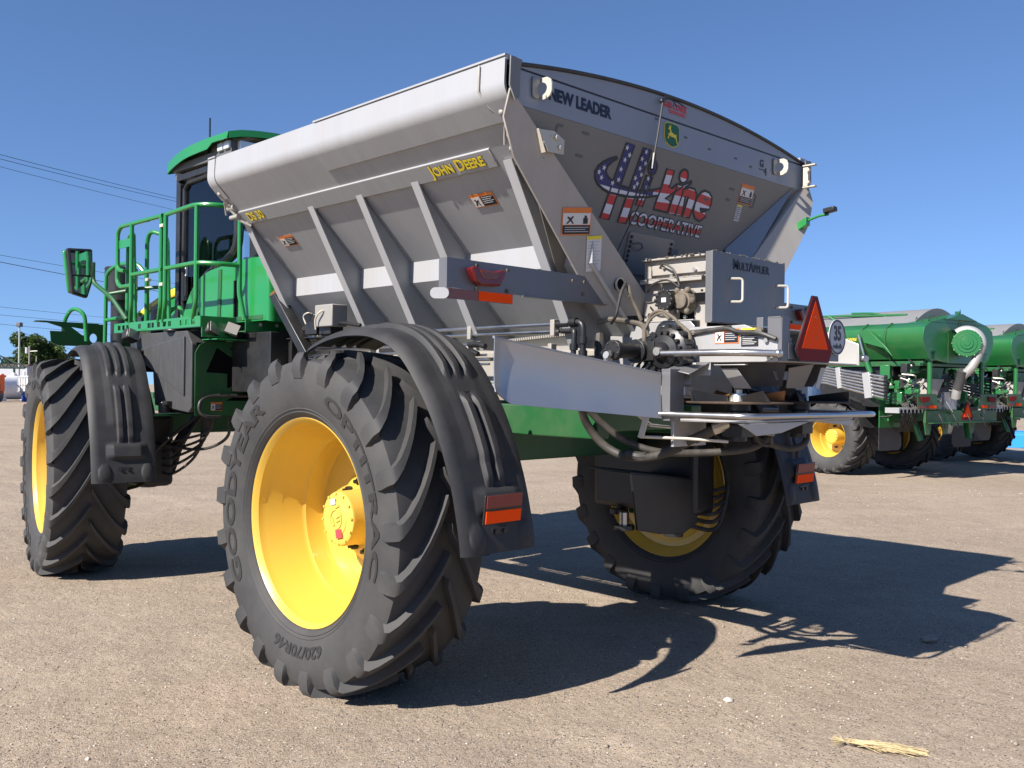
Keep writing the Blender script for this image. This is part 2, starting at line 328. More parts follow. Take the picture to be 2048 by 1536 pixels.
# ------------------------------------------------------------------ ground
def dirt_mat():
    m = bpy.data.materials.new('dirt_gravel'); m.use_nodes = True; nt = m.node_tree; N = nt.nodes; L = nt.links; b = N["Principled BSDF"]
    b.inputs["Roughness"].default_value = .92; b.inputs["Specular IOR Level"].default_value = .2
    tc = N.new("ShaderNodeTexCoord")
    def nz(sc, det=6, ro=.6, st=None):
        k = N.new("ShaderNodeTexNoise"); k.inputs["Scale"].default_value = sc; k.inputs["Detail"].default_value = det; k.inputs["Roughness"].default_value = ro
        if st:
            mp = N.new("ShaderNodeMapping"); mp.inputs["Scale"].default_value = st; mp.inputs["Rotation"].default_value = (0, 0, R(20)); L.new(tc.outputs["Object"], mp.inputs[0]); L.new(mp.outputs[0], k.inputs["Vector"])
        else: L.new(tc.outputs["Object"], k.inputs["Vector"])
        return k.outputs[0]
    def ramp(i, p0, c0, p1, c1):
        k = N.new("ShaderNodeValToRGB"); e = k.color_ramp.elements; e[0].position = p0; e[0].color = (*c0, 1); e[1].position = p1; e[1].color = (*c1, 1); L.new(i, k.inputs[0]); return k.outputs[0]
    def mix(f, a, c, mode='MIX'):
        k = N.new("ShaderNodeMix"); k.data_type = 'RGBA'; k.blend_type = mode
        if isinstance(f, float): k.inputs[0].default_value = f
        else: L.new(f, k.inputs[0])
        for q, s in ((a, 6), (c, 7)):
            if isinstance(q, tuple): k.inputs[s].default_value = (*q, 1)
            else: L.new(q, k.inputs[s])
        return k.outputs[2]
    big = ramp(nz(.35, 5), .32, (.292,.236,.180), .70, (.360,.294,.228))
    mid = ramp(nz(2.4, 7, .7), .30, (.84,.83,.82), .74, (1.10,1.09,1.08))
    c = mix(1.0, big, mid, 'MULTIPLY')
    def streak(sc, a, along, p0, p1):
        m1 = N.new("ShaderNodeMapping"); m1.inputs["Rotation"].default_value = (0, 0, R(a)); L.new(tc.outputs["Object"], m1.inputs[0])
        m2 = N.new("ShaderNodeMapping"); m2.inputs["Scale"].default_value = (along, 1, 1); L.new(m1.outputs[0], m2.inputs[0])
        k = N.new("ShaderNodeTexNoise"); k.inputs["Scale"].default_value = sc; k.inputs["Detail"].default_value = 5; k.inputs["Roughness"].default_value = .62; L.new(m2.outputs[0], k.inputs["Vector"])
        return ramp(k.outputs[0], p0, (0,0,0), p1, (1,1,1))
    c = mix(streak(1.5, -52, .10, .54, .70), c, mix(.30, c, (.15,.118,.092)))    # wheel tracks pressed darker into the dirt
    c = mix(streak(.8, -38, .12, .56, .74), c, mix(.5, c, (.38,.30,.225)))       # and paler swept sand between them
    c = mix(streak(3.0, 10, .25, .60, .72), c, mix(.30, c, (.15,.125,.10)))
    gv = N.new("ShaderNodeTexVoronoi"); gv.inputs["Scale"].default_value = 125; L.new(tc.outputs["Object"], gv.inputs["Vector"])
    sp = N.new("ShaderNodeSeparateColor"); L.new(gv.outputs["Color"], sp.inputs[0])
    grain = ramp(sp.outputs[0], .05, (.74,.72,.70), .95, (1.22,1.21,1.19)); c = mix(.75, c, mix(1.0, c, grain, 'MULTIPLY'))
    light = ramp(sp.outputs[1], .955, (0,0,0), .965, (1,1,1)); c = mix(light, c, (.46,.41,.35))
    dark = ramp(sp.outputs[2], .95, (0,0,0), .96, (1,1,1)); c = mix(dark, c, (.085,.070,.058))
    L.new(c, b.inputs["Base Color"])
    b1 = N.new("ShaderNodeBump"); b1.inputs["Strength"].default_value = .55; b1.inputs["Distance"].default_value = .007; L.new(gv.outputs["Distance"], b1.inputs["Height"]); b1.invert = True
    b2 = N.new("ShaderNodeBump"); b2.inputs["Strength"].default_value = .6; b2.inputs["Distance"].default_value = .05; L.new(nz(7, 8, .7), b2.inputs["Height"]); L.new(b1.outputs[0], b2.inputs["Normal"]); L.new(b2.outputs[0], b.inputs["Normal"]); return m
M['dirt'] = dirt_mat()
def gz(x, y):
    d = math.hypot(x, y-1)
    a = .5*noise.noise(V((x*.9, y*2.6, 3)))+.35*noise.noise(V((x*2.7, y*4.1, 9)))+.25*noise.noise(V((x*7, y*7, 1)))
    far = max(0, min(1, (d-6)/14))
    # ruts cross the yard beyond the machine; flat where the tyres stand
    flat = 1.0
    for wx, wy in ((0, 1.74), (0, -1.74), (4.51, 1.74), (4.51, -1.74)):
        flat = min(flat, max(0, (math.hypot((x-wx), (y-wy))-.35)/.8))
    rut = 0
    for k, wy in enumerate((1.74, -1.74)):
        e = abs(y-wy-.15*math.sin(x*.35+k)); 
        if x < -.9 and e < .48: rut -= .012*min(1, (-.9-x)/.8)*(1 if e < .30 else -.55*(1-(e-.30)/.18)*1.0+0)*(.7+.3*math.sin(x*22+(6 if y > wy else 0)))
    return a*(.014+.05*far*max(0, 1-d/90))*min(1, flat)-.002+rut
g = MB(); NG = 230
def gu(t): s = 2*t-1; return math.sinh(6.2*s)/math.sinh(6.2)*420
us = [gu(i/NG) for i in range(NG+1)]
g.add([(x-.5, y+.5, gz(x-.5, y+.5)) for x in us for y in us], [(i*(NG+1)+j, (i+1)*(NG+1)+j, (i+1)*(NG+1)+j+1, i*(NG+1)+j+1) for i in range(NG) for j in range(NG)])
tag(g.build('ground', M['dirt'], sharp=180), kind='structure')
# ------------------------------------------------------------------ the big spreader
T, WB, HZ, STEER = 1.7395, 4.512, .972, -0.1796
mac = empty('fertilizer_spreader', (0, 0, 0))
tag(mac, 'big green fertilizer spreader with stainless steel hopper, black fenders and tall yellow wheels', 'spreader')
TYP = [(.600,.245),(.612,.262),(.622,.264),(.626,.272),(.640,.283),(.646,.290),(.652,.287),(.66,.292),(.666,.298),(.672,.296),(.70,.306),(.77,.322),(.84,.325),(.90,.312),(.945,.290),(.955,.24),(.961,.12),(.963,0)]
def side_y(r):
    for (r0, y0), (r1, y1) in zip(TYP, TYP[1:]):
        if r0 <= r <= r1: return y0+(y1-y0)*(r-r0)/(r1-r0)
    return .3
def tread(R0=1.018, K=21, wy=.30, crown=TYP, hub=1.0):
    m = MB(); prof = crown+[(r, -y) for r, y in crown[:-1]][::-1]; m.lathe(prof, n=110)
    for sgn in (1, -1):
        for k in range(K):
            f0 = 2*math.pi*(k+(.5 if sgn < 0 else 0))/K; st = []
            for u in (0, .12, .3, .48, .66, .84, 1.0):
                y = .004+(wy-.004)*u; rt = R0-.024*u*u; rb = .940 if u < .8 else .92
                a = f0+R(25)*(1-u)**1.22; wt = (.021+.014*u*u)/rt; wb = wt+.008/rt
                st.append(((rt, y), (rb, y), a, wt, wb))
            for (rt, yt), (rb, yb), w in (((.978,.318),(.92,.285),.040),((.945,.337),(.90,.298),.043),((.89,.341),(.865,.308),.047),((.845,.330),(.835,.312),.040)):
                st.append(((rt, yt), (rb, yb), f0-R(.8), w/rt, w/rt+.02))
            vs = []
            for (rt, yt), (rb, yb), a, wt, wb in st:
                for r, y, q in ((rb, yb, a-wb), (rt, yt, a-wt), (rt, yt, a+wt), (rb, yb, a+wb)):
                    vs.append((r*math.sin(q), sgn*y, r*math.cos(q)))
            n = len(st); fs = [(0,1,2,3), tuple(4*(n-1)+i for i in (3,2,1,0))]
            for i in range(n-1):
                fs += [(4*i+j, 4*i+j+1, 4*i+j+5, 4*i+j+4) for j in range(3)]
            m.add(vs, fs)
    return m
def arc_text(t, r0, h, a0, a1, sgn=1):
    me = text_mesh(t, 1, .03, 0, 'LEFT'); m = MB(); xs = [v.co.x for v in me.vertices]; x0, x1 = min(xs), max(xs)
    bm = bmesh.new(); bm.from_mesh(me); bmesh.ops.triangulate(bm, faces=bm.faces); bmesh.ops.subdivide_edges(bm, edges=bm.edges, cuts=1); bm.to_mesh(me); bm.free()
    for ext in (.0045,):
        vs = []
        for v in me.vertices:
            a = R(a0+(a1-a0)*(v.co.x-x0)/(x1-x0)); r = r0+v.co.y*h/.70
            vs.append((-r*math.sin(a), side_y(r)+ext, r*math.cos(a)))
        m.add(vs, [tuple(p.vertices) for p in me.polygons])
    bpy.data.meshes.remove(me); return m
def make_wheel(sgn):
    """axis along y, outboard at +y for sgn 1; the whole wheel is mirrored for the other side"""
    rim = MB()
    prof = [(.170,-.168),(.240,-.170),(.268,-.180),(.30,-.205),(.36,-.21),(.44,-.208),(.478,-.192),(.496,-.155),(.504,-.06),(.522,-.035),(.536,.06),(.552,.085),(.562,.16),(.576,.18),(.583,.235),(.600,.258),(.612,.268),(.616,.258),(.600,.240),
            (.590,.10),(.575,.0),(.56,-.1),(.575,-.22),(.600,-.255),(.612,-.268),(.606,-.272),(.588,-.25),(.55,-.22),(.535,-.19),(.50,-.185),(.36,-.182),(.28,-.20),(.170,-.225)]
    rim.lathe(prof, n=72, closed=True)
    tyre = tread(); tyre2 = MB()
    hub = MB(); hub.lathe([(0,.045),(.10,.045),(.105,.040),(.145,.038),(.160,.030),(.166,.018),(.166,-.10),(.172,-.11),(.172,-.2),(.23,-.205),(.24,-.23),(.17,-.36),(.12,-.40),(0,-.42)], n=40)
    hub.lathe([(.052,.045),(.052,.050),(.062,.050),(.062,.045)], n=28)
    for i in range(12):
        a = 2*math.pi*i/12+.1; hub.cyl((.150*math.sin(a), .025, .150*math.cos(a)), (.150*math.sin(a), .044, .150*math.cos(a)), .008, n=8)
    for q, (w, h) in (((-.01,.075),(.05,.012)),((.03,-.02),(.02,.05)),((-.03,.02),(.06,.010)),((-.03,-.005),(.055,.010))): hub.box((q[0], .047, q[1]), (w, .008, h), (0, R(25), 0))
    nuts = MB(each=True)
    for i in range(10):
        a = 2*math.pi*(i+.3)/10; p = V((.215*math.sin(a), 0, .215*math.cos(a)))
        nuts.tube([p+V((0,-.17,0)), p+V((0,-.135,0)), p+V((0,-.133,0)), p+V((0,-.110,0))], .02, 8, rs=[.024,.024,.013,.013])
    for a in (R(186), R(66), R(306)):
        p = V((.335*math.sin(a), 0, .335*math.cos(a))); nuts.cyl(p+V((0,-.212,0)), p+V((0,-.2045,0)), .020, n=14)
    lets = [arc_text("GOODYEAR", .775, .085, 236, 330), arc_text("OPTITRAC", .775, .075, 22, 106), arc_text("620/70R46", .735, .062, 158, 198)]
    s1 = MB(); s1.box((-.035, .0475, -.085), (.06, .006, .05), (0, R(14), 0)); s2 = MB(); s2.box((.03, .0475, .10), (.05, .006, .035), (0, R(14), 0))
    if sgn < 0:
        for q in [rim, tyre, hub, nuts, s1, s2]+lets: q.flip(1)
    w = rim.build('wheel', M['yellow'], mac, sharp=28)
    tyre.build('tyre', M['rubber'], w, sharp=38); hub.build('hub', M['yelloww'], w, sharp=35); nuts.build('lug_nut', M['black'], w)
    for q in lets: q.build('lettering', M['rubbert'], w, sharp=30)
    s1.build('sticker', M['redsticker'], w); s2.build('sticker', M['greyfilm'], w)
    return w
wl = make_wheel(1); wl.location = (0, T, HZ)
wlf = copy_tree(wl); wlf.location = (WB, T, HZ); wlf.rotation_euler = (0, R(40), STEER); wlf.rotation_mode = 'XYZ'
wr = make_wheel(-1); wr.location = (0, -T, HZ)
wrf = copy_tree(wr); wrf.location = (WB, -T, HZ); wrf.rotation_euler = (0, R(10), STEER)
# ---- fenders
def make_fender(sgn, lamp):
    f = MB(); a0, a1 = 103, -2.5; W0, W1 = .115, -.405
    def bumpf(t, c, w): 
        d = abs(t-c)/w; return 0 if d >= 1 else (1 if d < .62 else 1-(d-.62)/.38)
    KN = [(110,1.05),(103,1.075),(90,1.115),(77,1.165),(66,1.213),(56,1.232),(42,1.205),(22,1.188),(8,1.205),(-2.5,1.238),(-10,1.27)]
    def base(a):
        for i in range(1, len(KN)-2):
            if KN[i+1][0] <= a <= KN[i][0]:
                t = (KN[i][0]-a)/(KN[i][0]-KN[i+1][0]); p, q_, r_, w_ = [k[1] for k in KN[i-1:i+3]]
                return .5*(2*q_+(r_-p)*t+(2*p-5*q_+4*r_-w_)*t*t+(3*q_-p-3*r_+w_)*t**3)
        return 1.2
    def rad(a, t):
        e = abs(t-.5); lip = max(0, (e-.37)/.13); hi = max(0, min(1, (a-15)/50)); r = base(a)-lip**2*((.022+.025*hi) if t < .5 else .012)
        ru = max(0, min(1, (a-44)/4)); rl = max(0, min(1, (40-a)/4))*max(0, min(1, (a-13)/3))
        r += .028*ru*(bumpf(t,.38,.045)+bumpf(t,.53,.045)+bumpf(t,.68,.045))+.028*rl*(bumpf(t,.46,.05)+bumpf(t,.62,.05))
        r += .010*bumpf(t,.53,.27)*max(0, min(1, (a-20)/2))*max(0, min(1, (78-a)/3))
        r += .030*max(0, min(1, (13.5-a)/1.2))*max(0, min(1, (a-6.5)/1.5))*bumpf(t,.55,.33)
        r += .014*max(0, 1-math.hypot((t-.2)/.10, (a-1.5)/3.2))**.3*1.0 if math.hypot((t-.2)/.10, (a-1.5)/3.2) < 1 else 0
        r += .014*max(0, 1-math.hypot((t-.86)/.09, (a-1.5)/3.2))**.3*1.0 if math.hypot((t-.86)/.09, (a-1.5)/3.2) < 1 else 0
        return r
    def fn(u, t):
        a = a0+(a1-a0)*u; r = rad(a, t); y = W0+(W1-W0)*t
        if a > 88 and t > 0: y = W0+(W1-W0)*t
        return (-r*math.cos(R(a)), y, r*math.sin(R(a)))
    f.grid(fn, 140, 90)
    br = MB()   # support arms under the fender
    for a in (70,):
        p = V((-1.19*math.cos(R(a)), -.1, 1.19*math.sin(R(a)))); br.tube([p, V((p.x*.98, -.45, p.z*.98)), V((p.x*.5, -.52, p.z*.5))], .02, 8)
    em = MB(); c = R(42); fm = frame((-1.218*math.cos(c), -.145, 1.218*math.sin(c)), (0,-1,0), (math.sin(c),0,math.cos(c)))
    me = shape_mesh([rrect(-.042,-.05,.042,.05,.022), rrect(-.037,-.045,.037,.045,.019)], .002); em.mesh_of(me, fm); bpy.data.meshes.remove(me)
    me = shape_mesh([[(-.02,-.03),(-.005,-.005),(-.03,.0),(-.01,.015),(-.005,.04),(.005,.015),(.03,.005),(.02,-.02),(.0,-.01)]], .0015); em.mesh_of(me, fm); bpy.data.meshes.remove(me)
    b2 = MB(); b2.box((-1.222, -.145, .055), (.012,.11,.045)); 
    for q in (-.175, -.115): b2.cyl((-1.222, q, .055), (-1.238, q, .055), .012, n=10)
    if sgn < 0:
        for q in (f, br, em, b2): q.flip(1)
    o = f.build('fender', M['plastic'], mac, sharp=40, solid=.012)
    if sgn > 0: br.build('fender_bracket', M['black'], o)
    em.build('emblem', M['plastic'], o, sharp=30); b2.build('mounting_plate', M['black'], o, bevel=.002)
    if lamp:
        p = MB(); p.box((-1.240, -.155*sgn, .175), (.012,.275,.155), (0, R(-6), 0)); o2 = p.build('reflector', M['black'], o, bevel=.004)
        for z, m, in ((.215, 'reddim' if False else 'red'), (.135, 'fluo')):
            q = MB(); q.box((-1.248-(z-.175)*.104, -.155*sgn, z), (.006,.25,.064), (0, R(-6), 0)); q.build('reflector_strip', M[m] if m != 'red' else M['reddk'], o)
    return o
M['reddk'] = mat('dark_red_reflector', (.20,.028,.022), .4, 0, .5)
fl = make_fender(1, True); fl.location = (0, T, HZ)
fr = make_fender(-1, True); fr.location = (0, -T, HZ)
ff = make_fender(1, False); ff.location = (WB-.02, T-.07, HZ); ff.rotation_euler = (0, 0, STEER)
fg = make_fender(-1, False); fg.location = (WB, -T, HZ); fg.rotation_euler = (0, 0, STEER)
# ---- chassis: frame rails, cross members, axle legs
c = MB()
for s in (1, -1):
    c.bb((-1.0, s*.44, 1.46), (6.4, s*.56, 1.66))
for x in (-.9, 1.2, 2.6, 4.0, 5.6): c.bb((x-.06, -.438, 1.50), (x+.06, .438, 1.62))
c.build('frame', M['greend'], mac, bevel=.008)
for x in (0, WB):
    ax = MB(); ax.box((x, 0, 1.36), (.24, 2.30, .20))
    for s in (1, -1):
        ax.prism([(x-.12, s*.95, 1.30), (x+.12, s*.95, 1.30), (x+.12, s*1.22, 1.30), (x-.12, s*1.22, 1.30)], (0, s*.10, .42))
        ax.box((x, s*1.22, 1.05), (.20, .16, .62))
    ax.build('axle', M['greend'], mac, bevel=.01)
for x in (0, WB):
    for s in (1, -1):
        q = MB(); q.box((x-.12, s*1.17, 1.13), (1.02, .30, .68)); q.cyl((x, s*1.30, HZ), (x, s*1.50, HZ), .24); q.build('axle_shade_box', M['black'], mac, bevel=.05)  # axle leg as an oversized black box, added to hide and darken the rims
cy = MB(each=True)
for s in (1, -1):
    for x in (-.13, .13, WB-.13, WB+.13): 
        cy.tube([(x,s*1.06,.74),(x,s*1.06,.78),(x,s*1.06,.781),(x,s*1.06,1.5)], .03, 14, rs=[.075,.075,.033,.033])
cy.build('strut', M['black'], mac)
bx = MB(); bx.plate([(-.60,-.28,1.17),(-.60,-1.10,1.07),(-.60,-1.10,.74),(-.60,-.92,.68),(-.60,-.62,.705),(-.60,-.36,.76)], .02)
bx.plate([(-.60,-.28,1.17),(-.60,-1.10,1.07),(-.2,-1.10,1.09),(-.2,-.28,1.19)], .02)
bx.build('valve_cover', M['black'], mac, bevel=.004)
st = MB(each=True)
for y, z in ((-.34,.80),(-.94,.69)):
    st.cyl((-.5, y, z-.03), (-.5, y, z+.08), .035); 
st.build('cylinder_rod', M['chrome'], mac)
st = MB(each=True)
for y, z in ((-.34,.80),(-.94,.69)): st.cyl((-.5, y, z-.045), (-.5, y, z-.012), .075)
st.build('cylinder_foot', M['black'], mac)
h = MB(each=True); rng = random.Random(3)
for i in range(6):
    q = i*.035; h.tube(spline([(-.55,-1.05,1.0-q*1.6),(-.62,-1.35,.98-q*1.7),(-.66,-1.62+q,1.05-q*.4),(-.66,-1.66+q,1.22),(-.6,-1.5+q,1.38+q*.2),(-.45,-1.1,1.42)]), .017, 8)
for i in range(5):
    q = i*.05; h.tube(spline([(3.75+q,.80,1.5),(3.80+q,.92,1.30-q),(3.95,1.05,1.12-q*1.2),(4.25,1.2,1.0)]), .016, 8); h.tube(spline([(3.25+q,.95,1.5),(3.35+q,.95,1.33-q),(3.75,1.1,1.22-q*1.5),(4.0,1.15,1.15-q)]), .013, 8)
h.tube(spline([(3.15,.85,1.5),(3.18,.85,1.28),(3.45,.98,1.16),(3.9,1.2,1.2)]), .014, 8)
h.tube(spline([(3.6,.9,1.5),(3.85,1.25,1.1),(3.9,1.3,.85),(4.2,1.35,.75)]), .016, 8)
h.tube(spline([(3.9,.75,1.5),(3.95,.95,1.2),(4.05,1.0,.95),(4.3,1.2,.9)]), .05, 10)
h.build('axle_hose', M['hose'], mac)
# ---- conveyor sill under the hopper
c = MB(); c.bb((-1.35, -.40, 1.72), (2.2, .40, 2.06)); c.bb((-1.30, .40, 1.76), (2.15, .43, 1.80)); c.bb((-1.30, .40, 1.98), (2.15, .43, 2.02))
c.build('conveyor_sill', M['steel_dirty'], mac, bevel=.006)
# ---- hopper
XR, XF = -1.22, 2.10
def hz(y0): return y0
hp = MB()
for s in (1, -1):
    P = [(1.575,3.505),(1.580,3.40),(1.572,3.345),(1.535,3.300),(1.30,3.070),(.87,2.645),(.87,2.50),(.36,2.02),(.36,1.90)]
    prof = []
    for i, (y, z) in enumerate(P): prof.append((y, z))
    prof = [(q.y, q.z) for q in fillet([(0,)+p for p in P[:1]+[(1.585,3.34)]+P[4:6]], .05, 7)]+P[6:]
    vs = []; n = len(prof)
    for x in (XR, XF): vs += [(x, s*y, z) for y, z in prof]
    hp.add(vs, [(i, i+1, n+i+1, n+i) for i in range(n-1)])
    hp.bb((XR+.0, s*1.50, 3.500), (XF, s*1.572, 3.515))
# front wall
hp.add([(XF,-1.57,3.5),(XF,1.57,3.5),(XF-.05,1.57,3.34),(XF-.25,.87,2.645),(XF-.3,.36,2.02),(XF-.3,-.36,2.02),(XF-.25,-.87,2.645),(XF-.05,-1.57,3.34)], [(0,1,2,3,4,5,6,7)])
hop = hp.build('hopper', M['steel'], mac, sharp=25, solid=.008)
def sub(mb, name, m, parent=None, **k): return mb.build(name, M[m], parent or mac, **k)
# overlapping skins along the rim of the hopper (rear one stands proud)
for x0, x1, t in ((.62, XR, .010), (XF+.012, XF-.10, .010)):
    P = fillet([(0,1.585,3.505),(0,1.592,3.335),(0,1.47,3.215)], .05, 8); n = len(P)
    for s in (1, -1):
        q = MB(); q.add([(x, s*p.y, p.z) for x in (x0, x1) for p in P], [(i, i+1, n+i+1, n+i) for i in range(n-1)])
        q.bb((x0, s*1.50, 3.5165), (x1, s*1.588, 3.525)); sub(q, 'rim_skin', 'steel', sharp=25, solid=.004)
# long beam carrying the maker's name, on the slope
sl = V((0,-1,-1)).normalized(); nn = V((0,1,-1)).normalized()
bm_ = MB(); b0 = V((0,1.372,3.130)); b1 = V((0,1.285,3.045))
bm_.prism([(XR+.35,)+tuple((b0+nn*.012)[1:]), (XR+.35,)+tuple((b1+nn*.012)[1:]), (XR+.35,)+tuple((b1-nn*.01)[1:]), (XR+.35,)+tuple((b0-nn*.01)[1:])], (XF-.04-(XR+.35), 0, 0))
beam = sub(bm_, 'name_beam', 'steel', bevel=.005)
# ribs
for x in (2.02, 1.08, .48, -.12, -.96):
    q = MB(); t = .012
    q.prism([(x-t/2,1.30,3.062),(x-t/2,.875,2.642),(x-t/2,.872,2.502),(x-t/2,.37,2.02),(x-t/2,.72,2.02)], (t,0,0))
    q.prism([(x-.035,1.315,3.058),(x-.035,.735,2.015),(x-.035,.725,2.020),(x-.035,1.305,3.063)], (.07,0,0))
    sub(q, 'rib', 'steel', bevel=0)
    q = MB(); q.prism([(x-t/2,-1.30,3.062),(x-t/2,-.875,2.642),(x-t/2,-.872,2.502),(x-t/2,-.37,2.02),(x-t/2,-.72,2.02)], (t,0,0))
    q.prism([(x-.035,-1.315,3.058),(x-.035,-.735,2.015),(x-.035,-.725,2.020),(x-.035,-1.305,3.063)], (.07,0,0)); sub(q, 'rib', 'steel')
# rear corner posts: folded channels
for s in (1, -1):
    q = MB(); tx = .10 if s > 0 else -.11       # the outer edge of the web lies further forward (left) or back (right)
    A = [(-1.232, s*1.568, 3.345), (-1.232+tx*.38, s*1.578, 3.20), (-1.232+tx*.634, s*1.475, 3.01), (-1.232+tx, s*.70, 2.20), (-1.232, s*.27, 2.235)]
    q.prism(A, (-.012, 0, 0))
    q.prism([(-1.233, s*1.549, 3.335), (-1.233, s*.275, 2.245), (-1.233, s*.265, 2.235), (-1.233, s*1.535, 3.315)], (.14, 0, 0))
    post = sub(q, 'corner_post', 'steelp', bevel=.004)
    if s > 0: postl = post
    q = MB(); q.prism([(-1.2555, s*1.50, 3.50), (-1.2555, s*1.585, 3.505), (-1.2555, s*1.592, 3.35), (-1.2555, s*1.55, 3.28), (-1.2555, s*1.52, 3.30), (-1.2555, s*1.515, 3.45)], (-.008, 0, 0)); sub(q, 'rim_end', 'tarp')
# tailgate: vertical head and a lower sheet folded forwards
KT = .28
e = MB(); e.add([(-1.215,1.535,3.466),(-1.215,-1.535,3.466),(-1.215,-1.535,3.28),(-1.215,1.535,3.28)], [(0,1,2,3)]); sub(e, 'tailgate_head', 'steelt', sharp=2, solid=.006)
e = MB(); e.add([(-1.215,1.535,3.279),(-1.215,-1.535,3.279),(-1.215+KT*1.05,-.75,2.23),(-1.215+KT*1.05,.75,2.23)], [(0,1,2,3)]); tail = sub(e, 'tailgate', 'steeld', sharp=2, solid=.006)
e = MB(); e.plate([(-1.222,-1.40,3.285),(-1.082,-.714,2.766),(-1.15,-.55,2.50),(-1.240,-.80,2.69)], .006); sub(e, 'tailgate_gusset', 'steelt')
# arched end of the cover and the cover itself
def arch(y): return 3.482+.140*(1-(y/1.575)**2)
e = MB(); ys = [1.56-3.12*i/40 for i in range(41)]
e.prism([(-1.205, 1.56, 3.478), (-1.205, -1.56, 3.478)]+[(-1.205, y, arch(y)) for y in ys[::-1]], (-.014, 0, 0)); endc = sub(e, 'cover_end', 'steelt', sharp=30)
e = MB(); e.tube([(-1.222, y, arch(y)-.004) for y in ys], .012, 8); e.box((-1.212, 0, 3.473), (.006, 3.06, .010)); sub(e, 'cover_trim', 'black')
e = MB(); e.grid(lambda u, v: (-1.20+3.3*u, 1.57-3.14*v, arch(1.57-3.14*v)+.004), 6, 40); sub(e, 'cover', 'tarp', solid=.006)
# decals on the tailgate
FH = frame((-1.2185, 0, 3.28), (0,-1,0), (0,0,1)); FS = frame((-1.2185, 0, 3.28), (0,-1,0), (-KT,0,1))
def fitx(me, w):
    if w:
        xs = [v.co.x for v in me.vertices]; k = w/(max(xs)-min(xs)); c = (max(xs)+min(xs))/2
        for v in me.vertices: v.co.x = (v.co.x-c)*k
    return me
def T2(name, t, x, y, size, m, F, parent=None, bold=.02, sx=1, rot=0, shear=0, sp=1, scap=None, dz=.002, outline=None, ext=.0008, w=0):
    Mx = F @ Matrix.Translation((x, y, 0)) @ Matrix.Rotation(rot, 4, 'Z'); L = []
    if outline: L.append((fitx(text_mesh(t, size, bold+outline[1], ext, shear=shear, sx=sx, sp=sp, scap=scap), w*1.025 if w else 0), outline[0], dz)); dz += .002
    L.append((fitx(text_mesh(t, size, bold, ext, shear=shear, sx=sx, sp=sp, scap=scap), w), m, dz))
    return multi(name, L, Mx, parent)
def D2(name, loops, m, F, parent=None, dz=.002, ext=.0008): return put(name, shape_mesh(loops, ext), F, M[m], parent, dz)
T2('lettering', 'NEW LEADER', -.985, .108, .094, 'navy', FH, tail, .042, w=.535)
T2('lettering', 'G', .955, .105, .075, 'navy', FH, tail, .02); T2('lettering', '4', 1.005, .055, .075, 'navy', FH, tail, .02)
D2('lettering', [[(.92,.062),(.99,.062),(.99,.068),(.92,.068)]], 'navy', FH, tail)
# emblem: leaping stag in a shield
ex, ey = -.122, .098
sh = [(-.078,.062),(-.06,.075),(0,.080),(.06,.075),(.078,.062),(.080,-.02),(.068,-.050),(.03,-.070),(0,-.076),(-.03,-.070),(-.068,-.050),(-.080,-.02)]
stag = [(-.052,-.022),(-.040,-.008),(-.046,.004),(-.030,.010),(-.026,.022),(-.034,.034),(-.044,.032),(-.046,.038),(-.034,.045),(-.036,.055),(-.030,.062),(-.030,.048),(-.022,.058),(-.014,.062),(-.022,.048),(-.012,.052),(-.020,.040),(-.012,.020),(.010,.012),(.030,.008),(.044,.012),(.040,-.002),(.050,-.030),(.060,-.050),(.050,-.048),(.040,-.026),(.028,-.014),(.006,-.010),(-.012,-.012),(-.028,-.004),(-.034,-.010),(-.042,-.030)]
multi('emblem', [(shape_mesh([[(ex+x, ey+y) for x, y in sh]], .0008), 'yel', .002), (shape_mesh([[(ex+x*.93, ey+y*.93) for x, y in sh]], .0008), 'greenf', .0045), (shape_mesh([[(ex+x, ey+y) for x, y in stag]], .0008), 'yel', .007)], FH, tail)
FA = frame((-1.2205, 0, 3.28), (0,-1,0), (0,0,1))
T2('lettering', 'AGRI-COVER', -.100, .283, .056, 'redsticker', FA, endc, .012, w=.265); D2('lettering', [[(-.235,.300),(-.16,.318),(-.06,.318),(.03,.300),(.032,.304),(-.06,.324),(-.16,.324),(-.238,.306)]], 'blackf', FA, endc)
for k in range(2): D2('lettering', [rect(-.16+.01*k,.250-.012*k,.02,.256-.012*k)], 'redsticker', FA, endc)
